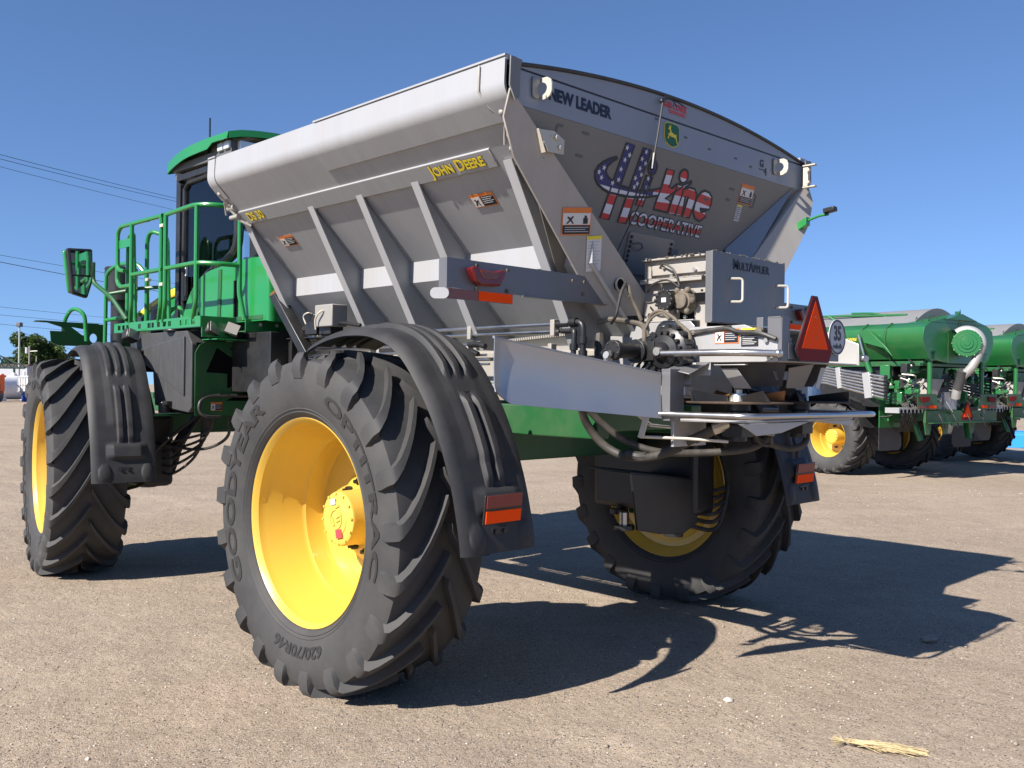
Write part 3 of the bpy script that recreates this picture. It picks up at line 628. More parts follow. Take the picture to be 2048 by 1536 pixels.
LG = {'stroke1':[(-.561,-.029),(-.487,-.028),(-.574,-.494),(-.654,-.495)],'stroke2':[(-.397,-.03),(-.32,-.027),(-.407,-.496),(-.488,-.5)],
'swoosh':[(-.613,-.13),(-.65,-.154),(-.683,-.185),(-.693,-.218),(-.674,-.243),(-.639,-.261),(-.596,-.27),(-.532,-.282),(-.44,-.286),(-.348,-.284),(-.213,-.26),(-.141,-.236),(-.155,-.286),(-.281,-.315),(-.423,-.334),(-.528,-.337),(-.624,-.337),(-.686,-.324),(-.739,-.304),(-.773,-.273),(-.783,-.238),(-.766,-.204),(-.73,-.174),(-.681,-.148),(-.623,-.126)],
'stem':[(-.312,-.183),(-.249,-.182),(-.285,-.374),(-.352,-.376)],'dot':ell(-.270,-.129,.042,.043,20),
'L':[(-.128,-.113),(-.05,-.112),(-.063,-.222),(-.03,-.22),(.016,-.186),(.078,-.191),(.006,-.238),(-.081,-.296),(-.02,-.301),(-.029,-.375),(-.17,-.375),(-.155,-.286),(-.141,-.236)],
'stem2':[(.016,-.186),(.082,-.18),(.158,-.145),(.161,-.158),(.097,-.195),(.062,-.38),(-.018,-.379),(.006,-.238)],'dot2':ell(.061,-.129,.045,.043,20),
'n':[(.087,-.21),(.147,-.188),(.205,-.189),(.238,-.213),(.247,-.247),(.22,-.379),(.144,-.379),(.161,-.245),(.124,-.25),(.135,-.377),(.068,-.379)],
'e':[(.324,-.182),(.376,-.187),(.418,-.212),(.428,-.252),(.416,-.297),(.311,-.304),(.333,-.324),(.387,-.312),(.398,-.348),(.344,-.384),(.285,-.373),(.251,-.336),(.246,-.279),(.262,-.23),(.289,-.197)]}
def ribbon(L, w, z, m): 
    n = len(L); P = [V((*p, 0)) for p in L]; m.tube([(p.x, p.y, z) for p in P], w, 6, closed=True)
ol = MB()
for k, L in LG.items(): ribbon(L, .0080, 0, ol)
ol.xf(Matrix.Scale(.16, 4, (0,0,1)))
so = MB()
for cx, cy_ in [(-.551,-.057),(-.515,-.095),(-.548,-.129),(-.565,-.188),(-.565,-.251),(-.716,-.204),(-.752,-.235),(-.721,-.263),(-.367,-.049),(-.392,-.096),(-.350,-.117),(-.391,-.154),(-.366,-.189),(-.414,-.217),(-.407,-.271),(-.385,-.247),(-.287,-.255),(-.292,-.2),(-.273,-.134),(-.613,-.278)]:
    pts = [(cx+(.019 if i % 2 == 0 else .0078)*math.sin(math.pi*i/5+.15), cy_+(.019 if i % 2 == 0 else .0078)*math.cos(math.pi*i/5+.15), 0) for i in range(10)]
    so.prism(pts, (0,0,.0008))
multi('logo', [(shape_mesh([L]+([[(.316,-.25),(.333,-.238),(.36,-.242),(.364,-.251)]] if k == 'e' else []), .0006), 'flag', .0030-.00013*i) for i, (k, L) in enumerate(LG.items())]+[(ol.mesh('o', None), 'blackf', .0035), (so.mesh('s', None), 'white', .0042)], FS, tail)
T2('lettering', 'COOPERATIVE', .003, -.458, .112, 'flag2', FS, tail, .018, 1, shear=.12, sp=1.08, outline=('blackf', .060), w=.765)
def warn(F, x, y, w, h, parent, kind=0, rot=0):
    """warning decal: orange header, a small pictogram panel, dark text panel with light lines"""
    Fx = F @ Matrix.Translation((x, y, 0)) @ Matrix.Rotation(rot, 4, 'Z'); P = [(shape_mesh([rect(-w/2,-h/2,w/2,h/2)], .0006), 'orangef', .0018)]
    def k(m, L, dz): P.append((shape_mesh(L, .0004), m, dz))
    if kind == 0:      # wide: pictogram at left, text at right
        k('white', [rect(-w*.47,-h*.44,-w*.12,h*.28)], .003); k('blackf', [rect(-w*.10,-h*.44,w*.47,h*.28)], .003)
        k('blackf', [[(-w*.42,-h*.3),(-w*.34,-h*.02),(-w*.40,h*.12),(-w*.36,h*.16),(-w*.29,h*.02),(-w*.22,h*.10),(-w*.20,h*.06),(-w*.27,-h*.08),(-w*.20,-h*.32),(-w*.24,-h*.34),(-w*.30,-h*.12),(-w*.38,-h*.34)]], .0042)
        k('greyfilm', [rect(-w*.05, h*(.16-.14*i), w*(.42-.08*(i % 2)), h*(.20-.14*i)) for i in range(4)], .0042)
    else:    # tall: pictogram above, text below
        k('white', [rect(-w*.47,-h*.12,w*.47,h*.30)], .003); k('blackf', [rect(-w*.47,-h*.46,w*.47,-h*.14)], .003)
        k('blackf', [[(-w*.36,-h*.08),(-w*.26,h*.06),(-w*.34,h*.14),(-w*.30,h*.18),(-w*.22,h*.12),(-w*.14,h*.20),(-w*.11,h*.17),(-w*.18,h*.06),(-w*.10,-h*.08),(-w*.15,-h*.09),(-w*.22,h*.02),(-w*.31,-h*.09)],
                     [(w*.22,-h*.09),(w*.22,h*.12),(w*.27,h*.14),(w*.25,h*.20),(w*.30,h*.22),(w*.35,h*.20),(w*.33,h*.14),(w*.38,h*.12),(w*.38,-h*.09)]], .0042)
        k('greyfilm', [rect(-w*.4, -h*(.20+.08*i), w*(.42-.1*(i % 2)), -h*(.225+.08*i)) for i in range(3)], .0042)
    return multi('warning_decal', P, Fx, parent)
def sticker(F, x, y, w, h, parent, head='yel', body='white', line='greyfilm', n=8, rot=0):
    Fx = F @ Matrix.Translation((x, y, 0)) @ Matrix.Rotation(rot, 4, 'Z')
    return multi('notice_decal', [(shape_mesh([rect(-w/2,-h/2,w/2,h/2)], .0006), body, .0018), (shape_mesh([rect(-w*.5,h*.40,w*.5,h*.5)], .0004), head, .003),
        (shape_mesh([rect(-w*.42, h*(.32-.8*i/n), w*(.4-.12*(i % 3)), h*(.34+.008-.8*i/n)) for i in range(n)], .0004), line, .003)], Fx, parent)
warn(FS, .815, -.135, .165, .135, tail, 1); sticker(FS, .765, -.272, .065, .115, tail, 'yel', 'greyfilm', 'blackf', 7)
for x, y, w in ((-.93,-.045,.06),(-.945,-.175,.06),(.363,-.233,.05),(.63,-.125,.06),(.61,-.20,.05)): D2('slot', [rrect(x-w/2,y-.008,x+w/2,y+.008,.007)], 'trim', FS, tail)
for x, y in ((.03,.115),(.30,.09),(.62,.085),(.81,.06),(-.28,.17)): D2('slot', [rrect(x-.016,y-.006,x+.016,y+.006,.005)], 'trim', FH, tail)
D2('slot', [[(-1.12,-.035),(-1.16,-.035),(-1.175,-.05),(-1.18,-.145),(-1.17,-.165),(-1.12,-.165),(-1.12,-.152),(-1.16,-.15),(-1.163,-.055),(-1.12,-.048)]], 'trim', FS, tail)
D2('slot', [[(.90,-.115),(.93,-.115),(.945,-.13),(.94,-.20),(.93,-.215),(.89,-.215),(.89,-.205),(.925,-.20),(.93,-.13),(.90,-.125)]], 'trim', FS, tail)
# inspection door low on the tailgate
o = put('tailgate_door', shape_mesh([rrect(-.36,-.80,.11,-.54,.02)], .006), FS, M['steelx'], tail, .006)
q = MB()
for x in (-.335, .085):
    for i in range(7): q.bb((x-.007, -.56-.03*i-.02, .012), (x+.007, -.56-.03*i, .020))
put('hinge', q.mesh('hinge', None), FS, M['black'], tail, 0)
q = MB(); q.tube(spline([(-.31,-.61,.015),(-.28,-.60,.05),(-.255,-.625,.05),(-.27,-.65,.02)]), .006, 6); put('latch', q.mesh('latch', None), FS, M['steel_dark'], tail, 0)
q = MB(); q.cyl((.14,-.60,.0), (.14,-.78,.0), .045, n=20); put('stop', q.mesh('stop', None), FS, M['steel_dark'], tail, .0)
# hook plates at both upper corners
for y0, s in ((1.335, 1), (-1.155, -1)):
    F = frame((-1.222, y0, 3.395), (0,-1,0), (0,0,1))
    o = put('hook_plate', shape_mesh([rrect(-.055,-.058,.0,.058,.02)], .004), F, M['steelx'], tail, .004)
    pts = [(.0,-.058),(.04,-.056),(.068,-.042),(.080,-.018),(.080,.018),(.070,.045),(.045,.060),(.0,.062),(.0,.040)]+[(.046*math.cos(a), .036*math.sin(a)+.002) for a in [R(80-16*i) for i in range(11)]]+[(.0,-.036)]
    put('hook', shape_mesh([pts], .005), frame((-1.226, y0-.018, 3.393), (-1,0,0), (0,0,1)), M['cream'], tail, 0)
# tarp cord in front of the tailgate
q = MB(); q.tube([(-1.25,.262,3.555),(-1.25,.30,3.38),(-1.25,.345,3.20)], .006, 6); q.tube(spline([(-1.25,.345,3.20),(-1.245,.37,3.06),(-1.20,.42,2.90),(-1.16,.50,2.72),(-1.15,.58,2.58)]), .004, 6)
q.tube([(-1.25,.34,3.22),(-1.249,.36,3.12)], .014, 8); q.ball((-1.245,.262,3.56), .016, 6); q.tube(spline([(-1.245,.262,3.565),(-1.25,.24,3.59),(-1.25,.16,3.585),(-1.24,.10,3.56)]), .004, 6); sub(q, 'cover_cord', 'black')
# right top bracket, sunlit
q = MB(); q.bb((-1.30,-1.50,3.30), (-1.26,-1.47,3.44)); q.bb((-1.36,-1.50,3.445), (-1.26,-1.36+-.10,3.455)); q.bb((-1.36,-1.50,3.285), (-1.26,-1.46,3.295)); q.cyl((-1.31,-1.47,3.41), (-1.31,-1.44,3.41), .014, n=8); q.cyl((-1.31,-1.47,3.32), (-1.31,-1.44,3.32), .014, n=8)
sub(q, 'cover_bracket', 'cream', bevel=.002)
# ratchet and angle bracket where the beam meets the left post, front ratchet, cords
def ratchet(x, s=1, post=True):
    q = MB(); y, z = 1.36, 3.14
    q.box((x, y+.03, z), (.05,.03,.12), (R(-45),0,0)); q.cyl((x-.05,y+.04,z+.02), (x+.05,y+.04,z+.02), .028, n=12); q.cyl((x-.06,y+.02,z-.05), (x+.06,y+.02,z-.05), .018, n=10)
    q.tube(spline([(x-.02,y+.06,z+.03),(x+.03,y+.09,z+.06),(x+.06,y+.07,z+.03),(x+.08,y+.05,z-.03)]), .008, 6)
    q.tube([(x,y+.05,z),(x-.05,y+.0,z-.08),(x-.10,y-.07,z-.12)], .011, 8)
    sub(q, 'ratchet', 'steel_dirty', sharp=40)
    q = MB(); q.tube([(x+.005,1.495,3.245),(x+.003,1.44,3.185),(x,1.39,3.16)], .017, 8); q.ball((x+.005,1.505,3.255), .02, 6); sub(q, 'tie_strap', 'steel_dirty')
ratchet(XR+.10); ratchet(XF-.03)
q = MB(); q.plate([(-1.262,1.37,3.165),(-1.262,1.25,3.175),(-1.262,1.17,3.14),(-1.262,1.175,3.06),(-1.262,1.30,3.055)], .006); q.plate([(-1.262,1.37,3.168),(-1.10,1.37,3.168),(-1.10,1.315,3.05),(-1.262,1.315,3.05)], .006)
for y, z in ((1.24,3.14),(1.21,3.09)): q.cyl((-1.265,y,z), (-1.28,y,z), .014, n=6)
for y, z in ((1.33,3.10),(1.29,3.07),(1.28,3.14)): q.box((-1.2665,y,z), (.003,.014,.014))
sub(q, 'angle_bracket', 'cream', bevel=.002)
q = MB(); q.tube([(-1.03,1.597,3.50),(-1.03,1.60,3.36),(-1.05,1.54,3.285),(-1.08,1.50,3.25)], .006, 6); sub(q, 'cover_wire', 'steel_dirty')
# names on the beam
FB = frame(b0*.5+b1*.5+nn*.0135+V((0,0,0)), (-1,0,0), -sl)
def T3(*a, **k): return T2('lettering', *a, **k)
T3('John Deere', .555, .003, .105, 'yel', FB, beam, .025, .94, scap=(.80, list(range(1,4))+list(range(6,10))), outline=('blackf', .022))
T3('DS 30', -1.815, -.002, .100, 'yel', FB, beam, .022, .92, outline=('blackf', .02))
FW = frame((0,1.05,2.825), (-1,0,0), -sl)   # on the slope sheet
FW = frame(V((0,1.08,2.852))+nn*.006, (-1,0,0), -sl)
warn(FW, -1.68, .065, .20, .095, hop, 0); warn(FW, .585, .085, .20, .095, hop, 0)
# decals on the left post
FP = frame((-1.183, 1.0, 2.60), (-.2125,-1,0), (-.248,0,1)); rp = R(8)
warn(FP, .0, .125, .20, .155, postl, 1, R(6)); sticker(FP, .155, -.045, .105, .205, postl, 'yel', 'white', 'greyfilm', 9, R(8))
q = MB(); q.lathe([(.034,-.004),(.034,.004),(.044,.004),(.044,-.004)], (-1.222,.62,2.395), (1,0,0), 24, True); q.cyl((-1.22,.55,2.33), (-1.25,.55,2.33), .006); sub(q, 'grommet', 'cream', postl)
q = MB(); q.cyl((-1.2,.62,2.395), (-1.2215,.62,2.395), .034); sub(q, 'cable_hole', 'void', postl)
# ---- tail light beam, left and right
for s in (1, -1):
    o = MB(); x = -1.16
    o.plate([(x,s*1.92,2.425),(x,s*.75,2.425),(x,s*.75,2.275),(x,s*1.92,2.225)] if False else [(x,s*1.92,2.43),(x,s*.78,2.425),(x,s*.70,2.27),(x,s*1.92,2.28)], .006)
    o.bb((x-.05 if False else x+.003, s*.75, 2.424), (x+.06, s*1.92, 2.430)); o.bb((x+.003, s*1.914, 2.26), (x+.06, s*1.92, 2.424)); o.bb((x-.03, s*.70, 2.268), (x-.003, s*1.40, 2.273))
    lb_ = o.build('light_beam', M['steel_dark'], mac, bevel=.002)
    o = MB(); o.plate([(x-.004,s*1.92,2.277),(x-.004,s*1.46,2.277),(x-.004,s*1.46,2.222),(x-.004,s*1.92,2.222)], .006); o.build('backing_strip', M['steel_dark'], lb_)
    o = MB(); o.plate([(x-.009,s*1.915,2.274),(x-.009,s*1.712,2.274),(x-.009,s*1.712,2.225),(x-.009,s*1.915,2.225)], .003); o.build('reflector_strip', M['reddim'], lb_)
    o = MB(); o.plate([(x-.009,s*1.708,2.274),(x-.009,s*1.465,2.274),(x-.009,s*1.465,2.225),(x-.009,s*1.708,2.225)], .003); o.build('reflector_strip', M['fluo'], lb_)
    o = MB(); F = frame((x-.004, s*1.968, 2.248), (0,-s,0), (0,0,1)); me = shape_mesh([rrect(-.045,-.028,.05,.028,.027, 6)], .002); put('marker_plate', me, frame((x+.015, s*1.955, 2.248), (-.75,-.66,0) if s > 0 else (0,-1,0), (0,0,1)), M['steel_clean'], lb_, 0)
    o = MB(); o.prism([(x-.003,s*1.80,2.385),(x-.003,s*1.77,2.395),(x-.003,s*1.70,2.380),(x-.003,s*1.62,2.380),(x-.003,s*1.575,2.395),(x-.003,s*1.545,2.375),(x-.003,s*1.59,2.305),(x-.003,s*1.73,2.300),(x-.003,s*1.765,2.320)], (-.05,0,0)); o.build('tail_lamp', M['red'], lb_, bevel=.012)
    o = MB(); o.plate([(x-.055,s*1.745,2.375),(x-.055,s*1.60,2.375),(x-.055,s*1.63,2.335),(x-.055,s*1.715,2.335)], .006); o.build('lamp_lens', M['amber'], lb_, bevel=.003)
    o = MB(each=True)
    for y, z in ((1.72,2.405),(1.72,2.285),(1.50,2.40),(1.50,2.29),(.98,2.39),(.88,2.39),(.89,2.32)): o.cyl((x-.003,s*y,z), (x-.012,s*y,z), .011, n=6)
    o.build('bolt', M['hosed'], lb_)
# ---- rear bin ("MultApplier") above the spinners
mb = MB()
mb.plate([(-1.735,.43,2.572),(-1.735,-.375,2.568),(-1.735,-.375,2.185),(-1.735,-.20,2.165),(-1.735,.43,2.165)], .008)
mb.bb((-1.735,.424,2.165), (-1.69,.43,2.570)); mb.bb((-1.735,-.375,2.19), (-1.30,-.369,2.568)); mb.bb((-1.731,.0,2.160), (-1.69,.43,2.166))
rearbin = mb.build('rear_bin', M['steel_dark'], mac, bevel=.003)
F = frame((-1.7395, 0, 2.37), (0,-1,0), (0,0,1))
T2('lettering', 'MultApplier', -.02, .140, .086, 'blackf', F, rearbin, .012, .92, scap=(.78, [1,2,3]+list(range(5,11))), rot=-.0)
for y0 in (.21, -.36+.05):
    q = MB(); P = fillet([(-1.74,y0,2.425),(-1.74-.0,y0,2.425),(-1.785,y0,2.425),(-1.785,y0,2.30),(-1.74,y0,2.30)], .015, 4)
    P = fillet([(-1.738,y0+.035,2.425),(-1.79,y0-.015,2.425),(-1.79,y0-.015,2.29),(-1.738,y0+.035,2.29)], .02, 4)
    q.tube(P, .0075, 8); q.build('handle', M['cream'], rearbin)
ls = MB()   # left wall of the bin, bright side, with its ledges
ls.bb((-1.685,.395,2.09), (-1.235,.405,2.545)); ls.bb((-1.69,.395,2.545), (-1.235,.440,2.556)); ls.bb((-1.69,.4055,2.455), (-1.30,.425,2.515))
ls.bb((-1.68,.4055,2.425), (-1.235,.455,2.432)); ls.bb((-1.68,.449,2.405), (-1.235,.455,2.4245))
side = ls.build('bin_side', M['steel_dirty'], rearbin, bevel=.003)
q = MB(); q.bb((-1.70,.4255,2.285), (-1.60,.4275,2.335)); q.bb((-1.60,.4055,2.18), (-1.50,.4075,2.30)); q.bb((-1.66,.4055,2.345), (-1.645,.4075,2.355)); q.bb((-1.70,-.36,2.20), (-1.25,.39,2.53)); q.build('slot_opening', M['void'], rearbin)
q = MB(); q.bb((-1.69,.4055,2.275), (-1.595,.4245,2.345)); 
q = MB(); q.cyl((-1.47,.46,2.295), (-1.47,.53,2.295), .058, n=24); 
for i in range(12): a = i*math.pi/6; q.cyl((-1.47+.055*math.cos(a),.515,2.295+.055*math.sin(a)), (-1.47+.055*math.cos(a),.535,2.295+.055*math.sin(a)), .010, n=6)
q.build('sensor', M['black'], rearbin, bevel=.002); q = MB(); q.bb((-1.49,.5305,2.282), (-1.458,.5325,2.308)); q.build('sensor_label', M['white'], rearbin)
q = MB(); q.cyl((-1.555,.405,2.29), (-1.555,.47,2.29), .075, .06, 18); q.cyl((-1.555,.47,2.29), (-1.555,.49,2.29), .045); q.cyl((-1.47,.41,2.295), (-1.47,.47,2.295), .05); 
for i in range(6): a = i*1.05; q.ball((-1.555+.07*math.cos(a),.46,2.29+.07*math.sin(a)), .02, 5)
q.build('bearing', M['hosed'], rearbin)
q = MB(each=True)
for x, y, z in ((-1.45,.412,2.443),(-1.62,.426,2.47),(-1.40,.426,2.50),(-1.55,.412,2.20)): q.cyl((x,y,z), (x,y+.016,z), .012, n=6)
q.build('bolt', M['bolt'], rearbin)
q = MB(); rg = random.Random(5)
for i in range(70):   # caked fertilizer crumbs along the ledges
    x = rg.uniform(-1.68,-1.28); q.ball((x, rg.uniform(.40,.452), 2.434 if i % 3 else 2.558), rg.uniform(.004,.012), 3, (1,1,.6))
for i in range(40): q.ball((-1.735, rg.uniform(-.37,.42), 2.572), rg.uniform(.004,.009), 3, (1,1,.7))
q.build('caked_dust', M['hosed'], rearbin)
# lower plates on the left, under the bin
q = MB(); q.plate([(-1.18,.47,2.17),(-1.62,.47,2.17),(-1.65,.47,2.14),(-1.65,.47,2.07),(-1.18,.47,2.07)], .008); q.bb((-1.64,.40,2.172), (-1.18,.476,2.180))
q.plate([(-1.02,.46,2.10),(-1.62,.46,2.068),(-1.62,.46,1.80),(-1.02,.46,1.80)], .008); q.bb((-1.55,.40,1.76), (-1.05,.475,1.797))
q.bb((-1.62,.43,1.74), (-1.25,.50,1.795)); q.plate([(-1.30,.475,2.08),(-1.24,.475,2.08),(-1.30,.475,1.9),(-1.36,.475,1.9)], .006)
q.build('side_plate', M['steel_clean'], mac, bevel=.003)
q = MB(); q.plate([(-1.30,.474,2.175),(-1.35,.474,2.01),(-1.40,.474,2.01),(-1.36,.474,2.175)], .006)
# spinner frame: white painted-looking steel box with decals
sb = MB(); sb.plate([(-1.62,.475,2.125),(-1.98,.475,2.135),(-2.18,.475,2.06),(-2.185,.475,1.93),(-1.62,.475,1.93)], .008)
sb.bb((-2.17,-.47,1.93), (-1.6,.47,1.94)); sb.bb((-1.70,.47,1.895), (-1.60,.53,1.9275)); sb.plate([(-1.62,-.475,2.125),(-1.98,-.475,2.135),(-2.18,-.475,2.06),(-2.185,-.475,1.93),(-1.62,-.475,1.93)], .008)
sb.plate([(-1.70,.50,1.93),(-1.78,.50,1.93),(-1.78,.50,1.855),(-1.62,.50,1.855),(-1.62,.50,1.93)], .006); sb.bb((-1.98,-.47,2.126), (-1.62,.47,2.134))
spf = sb.build('spinner_frame', M['steel_clean'], mac, bevel=.003)
F = frame((-1.9, .4795, 2.03), (-1,0,0), (0,0,1)); warn(F, -.03, .045, .155, .082, spf, 0); sticker(F, .115, .035, .105, .10, spf, 'yel', 'blackf', 'white', 8)
q = MB(each=True)
for x, z in ((-1.655,2.10),(-1.655,1.96),(-2.12,2.045),(-2.14,1.95)): q.cyl((x,.479,z), (x,.497,z), .013, n=6)
q.build('bolt', M['bolt'], spf)
q = MB()   # chute inside, flow dividers
q.plate([(-1.66,.24,1.93),(-2.10,.24,1.93),(-2.04,.18,1.80),(-1.74,.18,1.80)], .006); q.plate([(-1.66,-.24,1.93),(-2.10,-.24,1.93),(-2.04,-.18,1.80),(-1.74,-.18,1.80)], .006)
q.plate([(-1.66,.24,1.93),(-1.66,-.24,1.93),(-1.74,-.18,1.80),(-1.74,.18,1.80)], .006); q.plate([(-2.15,.02,1.93),(-2.15,.30,1.90),(-2.10,.24,1.79),(-2.10,.05,1.79)], .005)
q.build('chute', M['rust'] if False else M['steel_dark'], spf)
q = MB(each=True); q.plate([(-1.83,.47,1.895),(-1.93,.47,1.895),(-1.98,.40,1.785),(-1.87,.40,1.785)], .006); q.plate([(-2.03,.1,1.885),(-2.03,.26,1.885),(-2.03,.22,1.835),(-2.03,.09,1.835)], .005); q.bb((-2.0,.472,1.912), (-1.80,.50,1.918)); q.build('divider', M['steel_clean'], spf, bevel=.002)
q = MB(); q.plate([(-2.12,-.12,1.91),(-2.12,-.17,1.91),(-2.14,-.06,1.79),(-2.14,-.01,1.79)], .005); q.build('divider', M['cream'], spf)
# spinner discs
for s in (1, -1):
    c0 = V((-1.86, s*.34, 1.706)); q = MB(); q.lathe([(0,-.006),(.30,-.006),(.302,0),(.30,.004),(0,.006)], c0, (0,0,1), 56); d = q.build('spinner_disc', M['rustd'], mac, sharp=40)
    for i in range(4):
        a = i*math.pi/2+R(52 if s > 0 else 20); u = V((math.cos(a), math.sin(a), 0)); w = V((-u.y, u.x, 0)); q = MB()
        p0 = c0+u*.06; p1 = c0+u*.285; P = [(p0+V((0,0,.006))),(p1+w*.05+V((0,0,.006))),(p1+w*.03+V((0,0,.068))),(p0-w*.01+V((0,0,.036)))]
        q.prism(P, w*.006); q.prism([p1+w*.05+V((0,0,.006)), p1+w*.03+V((0,0,.068)), p1+w*.075+V((0,0,.006))], u*.006); q.build('vane', M['rust' if (s > 0 and i in (2, 3)) else 'black'], d)
    q = MB(); q.cyl(c0, c0+V((0,0,.05)), .055, .045); q.cyl(c0+V((0,0,.05)), c0+V((0,0,.072)), .022, n=8); q.build('hub_nut', M['bolt'] if s > 0 else M['black'], d)
    q = MB(); q.cyl(c0+V((0,0,-.006)), c0+V((0,0,-.05)), .07); q.cyl(c0+V((0,0,-.05)), c0+V((0,0,-.22)), .05); q.box(c0+V((0,0,-.16)), (.13,.13,.07)); q.build('spinner_motor', M['black'], mac, bevel=.004)
q = MB(); q.bb((-2.08,-.62,1.60), (-1.60,.62,1.612)); q.plate([(-2.085,.70,1.598),(-2.085,-.06,1.598),(-2.085,.26,1.54),(-2.085,.52,1.53),(-2.085,.60,1.565)], .008); q.plate([(-2.07,-.10,1.598),(-2.07,-.62,1.598),(-2.07,-.60,1.56)], .006)
q.bb((-1.62,.30,1.45), (-1.60,.62,1.60));  q.plate([(-2.0,.12,1.598),(-1.66,.12,1.598),(-1.66,.12,1.54),(-1.96,.12,1.51)], .006)
q.build('motor_plate', M['steel_clean'], mac, bevel=.003)
# side deflector wings
for s in (1, -1):
    A = V((-1.25,s*1.69,2.03)); B = V((-1.25,s*1.69,1.70)); D = V((-1.60,s*.72,1.612)); E_ = V((-1.60,s*.72,1.858)); nw = V((-.94,s*.34,0)).normalized()
    def wf(u, v):
        top = A.lerp(E_, u); bot = B.lerp(D, u); p = top.lerp(bot, v)
        if u < .10: p = p+(V((0,0,1))*.055*max(0, (v-.72)/.28)*(1-u/.10))     # the lower outer corner is cut off
        return p+nw*(.055*(v-.35)**2*(1-.4*u)+.035*max(0, .06-u)/.06)
    q = MB(); q.grid(wf, 30, 16); wing = q.build('deflector_wing', M['wing'], mac, sharp=40, solid=.005)
    q = MB(); q.tube([wf(i/20, 0)+V((.008,0,.004)) for i in range(21)], .008, 6); q.build('wing_hem', M['wing'], wing)
q = MB(); q.bb((-1.66,.58,1.60), (-1.60,.715,1.89)); q.plate([(-1.60,.66,1.89),(-1.60,.50,1.93),(-1.78,.50,1.93),(-1.72,.62,1.86)], .006); q.build('wing_post', M['steel_dark'], mac, bevel=.004); q = MB(); q.bb((-1.72,-.72,1.60), (-1.60,-.56,1.89)); q.build('wing_post', M['steel_dark'], mac, bevel=.004)
# guard rails
q = MB(); q.tube(fillet([(-1.32,.76,1.638),(-2.11,.67,1.638),(-2.17,.55,1.638),(-2.19,-.62,1.634),(-2.16,-.74,1.634),(-1.35,-.80,1.634)], .10, 8), .0165, 12)
q.tube([(-1.45,.745,1.636),(-1.52,.70,1.57),(-1.6,.62,1.56)], .010, 8); q.build('lower_guard_rail', M['chrome'], mac)
q = MB(); q.plate([(-1.50,.742,1.62),(-1.54,.742,1.62),(-1.50,.742,1.50),(-1.46,.742,1.50)], .01); q.tube([(-1.47,.74,1.505),(-1.7,.6,1.50),(-1.9,.5,1.49)], .009, 8); q.build('rail_bracket', M['cream'], mac, bevel=.002)
for s in (1, -1):
    q = MB(); q.tube(fillet([(-1.56,s*.66,1.978),(-2.02,s*.62,1.978),(-2.22,s*.49,1.972)], .12, 8), .019, 12); q.ball((-2.20,s*.50,1.972), .024, 6); q.build('upper_guard_rail', M['chrome'], mac)
# sign bracket, triangle, speed disc
q = MB(); q.plate([(-2.20,.47,2.165),(-2.20,.40,2.165),(-2.20,.385,2.06),(-2.20,.36,2.06),(-2.20,.41,1.935),(-2.20,.475,1.935)], .008); q.bb((-2.20,.466,1.935), (-2.12,.474,2.165)); q.bb((-2.10,.48,2.06), (-2.06,.488,2.17)); q.bb((-2.195,.40,2.165), (-2.12,.474,2.172))
q.plate([(-2.205,.41,2.03),(-2.205,-.16,2.03),(-2.205,-.16,1.945),(-2.205,.41,1.945)], .006)
sgn_ = q.build('sign_bracket', M['steel_dark'], mac, bevel=.002)
q = MB(); q.cyl((-2.08,.492,2.095), (-2.08,.505,2.095), .022, n=14); q.build('bolt', M['hosed'], sgn_)
FT = frame((-2.225, .165, 2.105), (0,-1,0), (0,0,1)); tri = [(-.030,.195),(.030,.195),(.205,-.105),(.165,-.172),(-.165,-.172),(-.205,-.105)]
tr = put('slow_vehicle_triangle', shape_mesh([tri], .004), FT, M['black'], mac, 0)
put('triangle_border', shape_mesh([[(x*.965, y*.965) for x, y in tri]], .001), FT, M['redtri'], tr, .0055)
put('triangle_face', shape_mesh([[(0,.165),(.148,-.098),(-.148,-.098)]], .001), FT, M['fluo'], tr, .0078)
put('bolt', shape_mesh([ell(0,.075,.006,.006,8), ell(0,-.035,.006,.006,8)], .003), FT, M['rust'], tr, .009)
FD = frame((-2.215, -.125, 2.085), (0,-1,0), (0,0,1))
dk = put('speed_disc', shape_mesh([ell(0,0,.102,.102,40)], .002), FD, M['greyfilm'], mac, 0); put('disc_ring', shape_mesh([ell(0,0,.098,.098,40), ell(0,0,.090,.090,40)], .0006), FD, M['blackf'], dk, .0035)
T2('lettering', '35', 0, .018, .115, 'blackf', FD, dk, .03, .78, dz=.0035); T2('lettering', 'mile/h', 0, -.053, .042, 'blackf', FD, dk, .0, w=.105, dz=.0035)
q = MB(); q.plate([(-2.21,-.06,2.03),(-2.21,-.20,2.03),(-2.21,-.20,1.94),(-2.21,-.06,1.94)], .004)
for z in (1.965, 2.005): q.cyl((-2.212,-.15,z), (-2.222,-.15,z), .010, n=6)
q.build('disc_bracket', M['steel_dark'], dk)
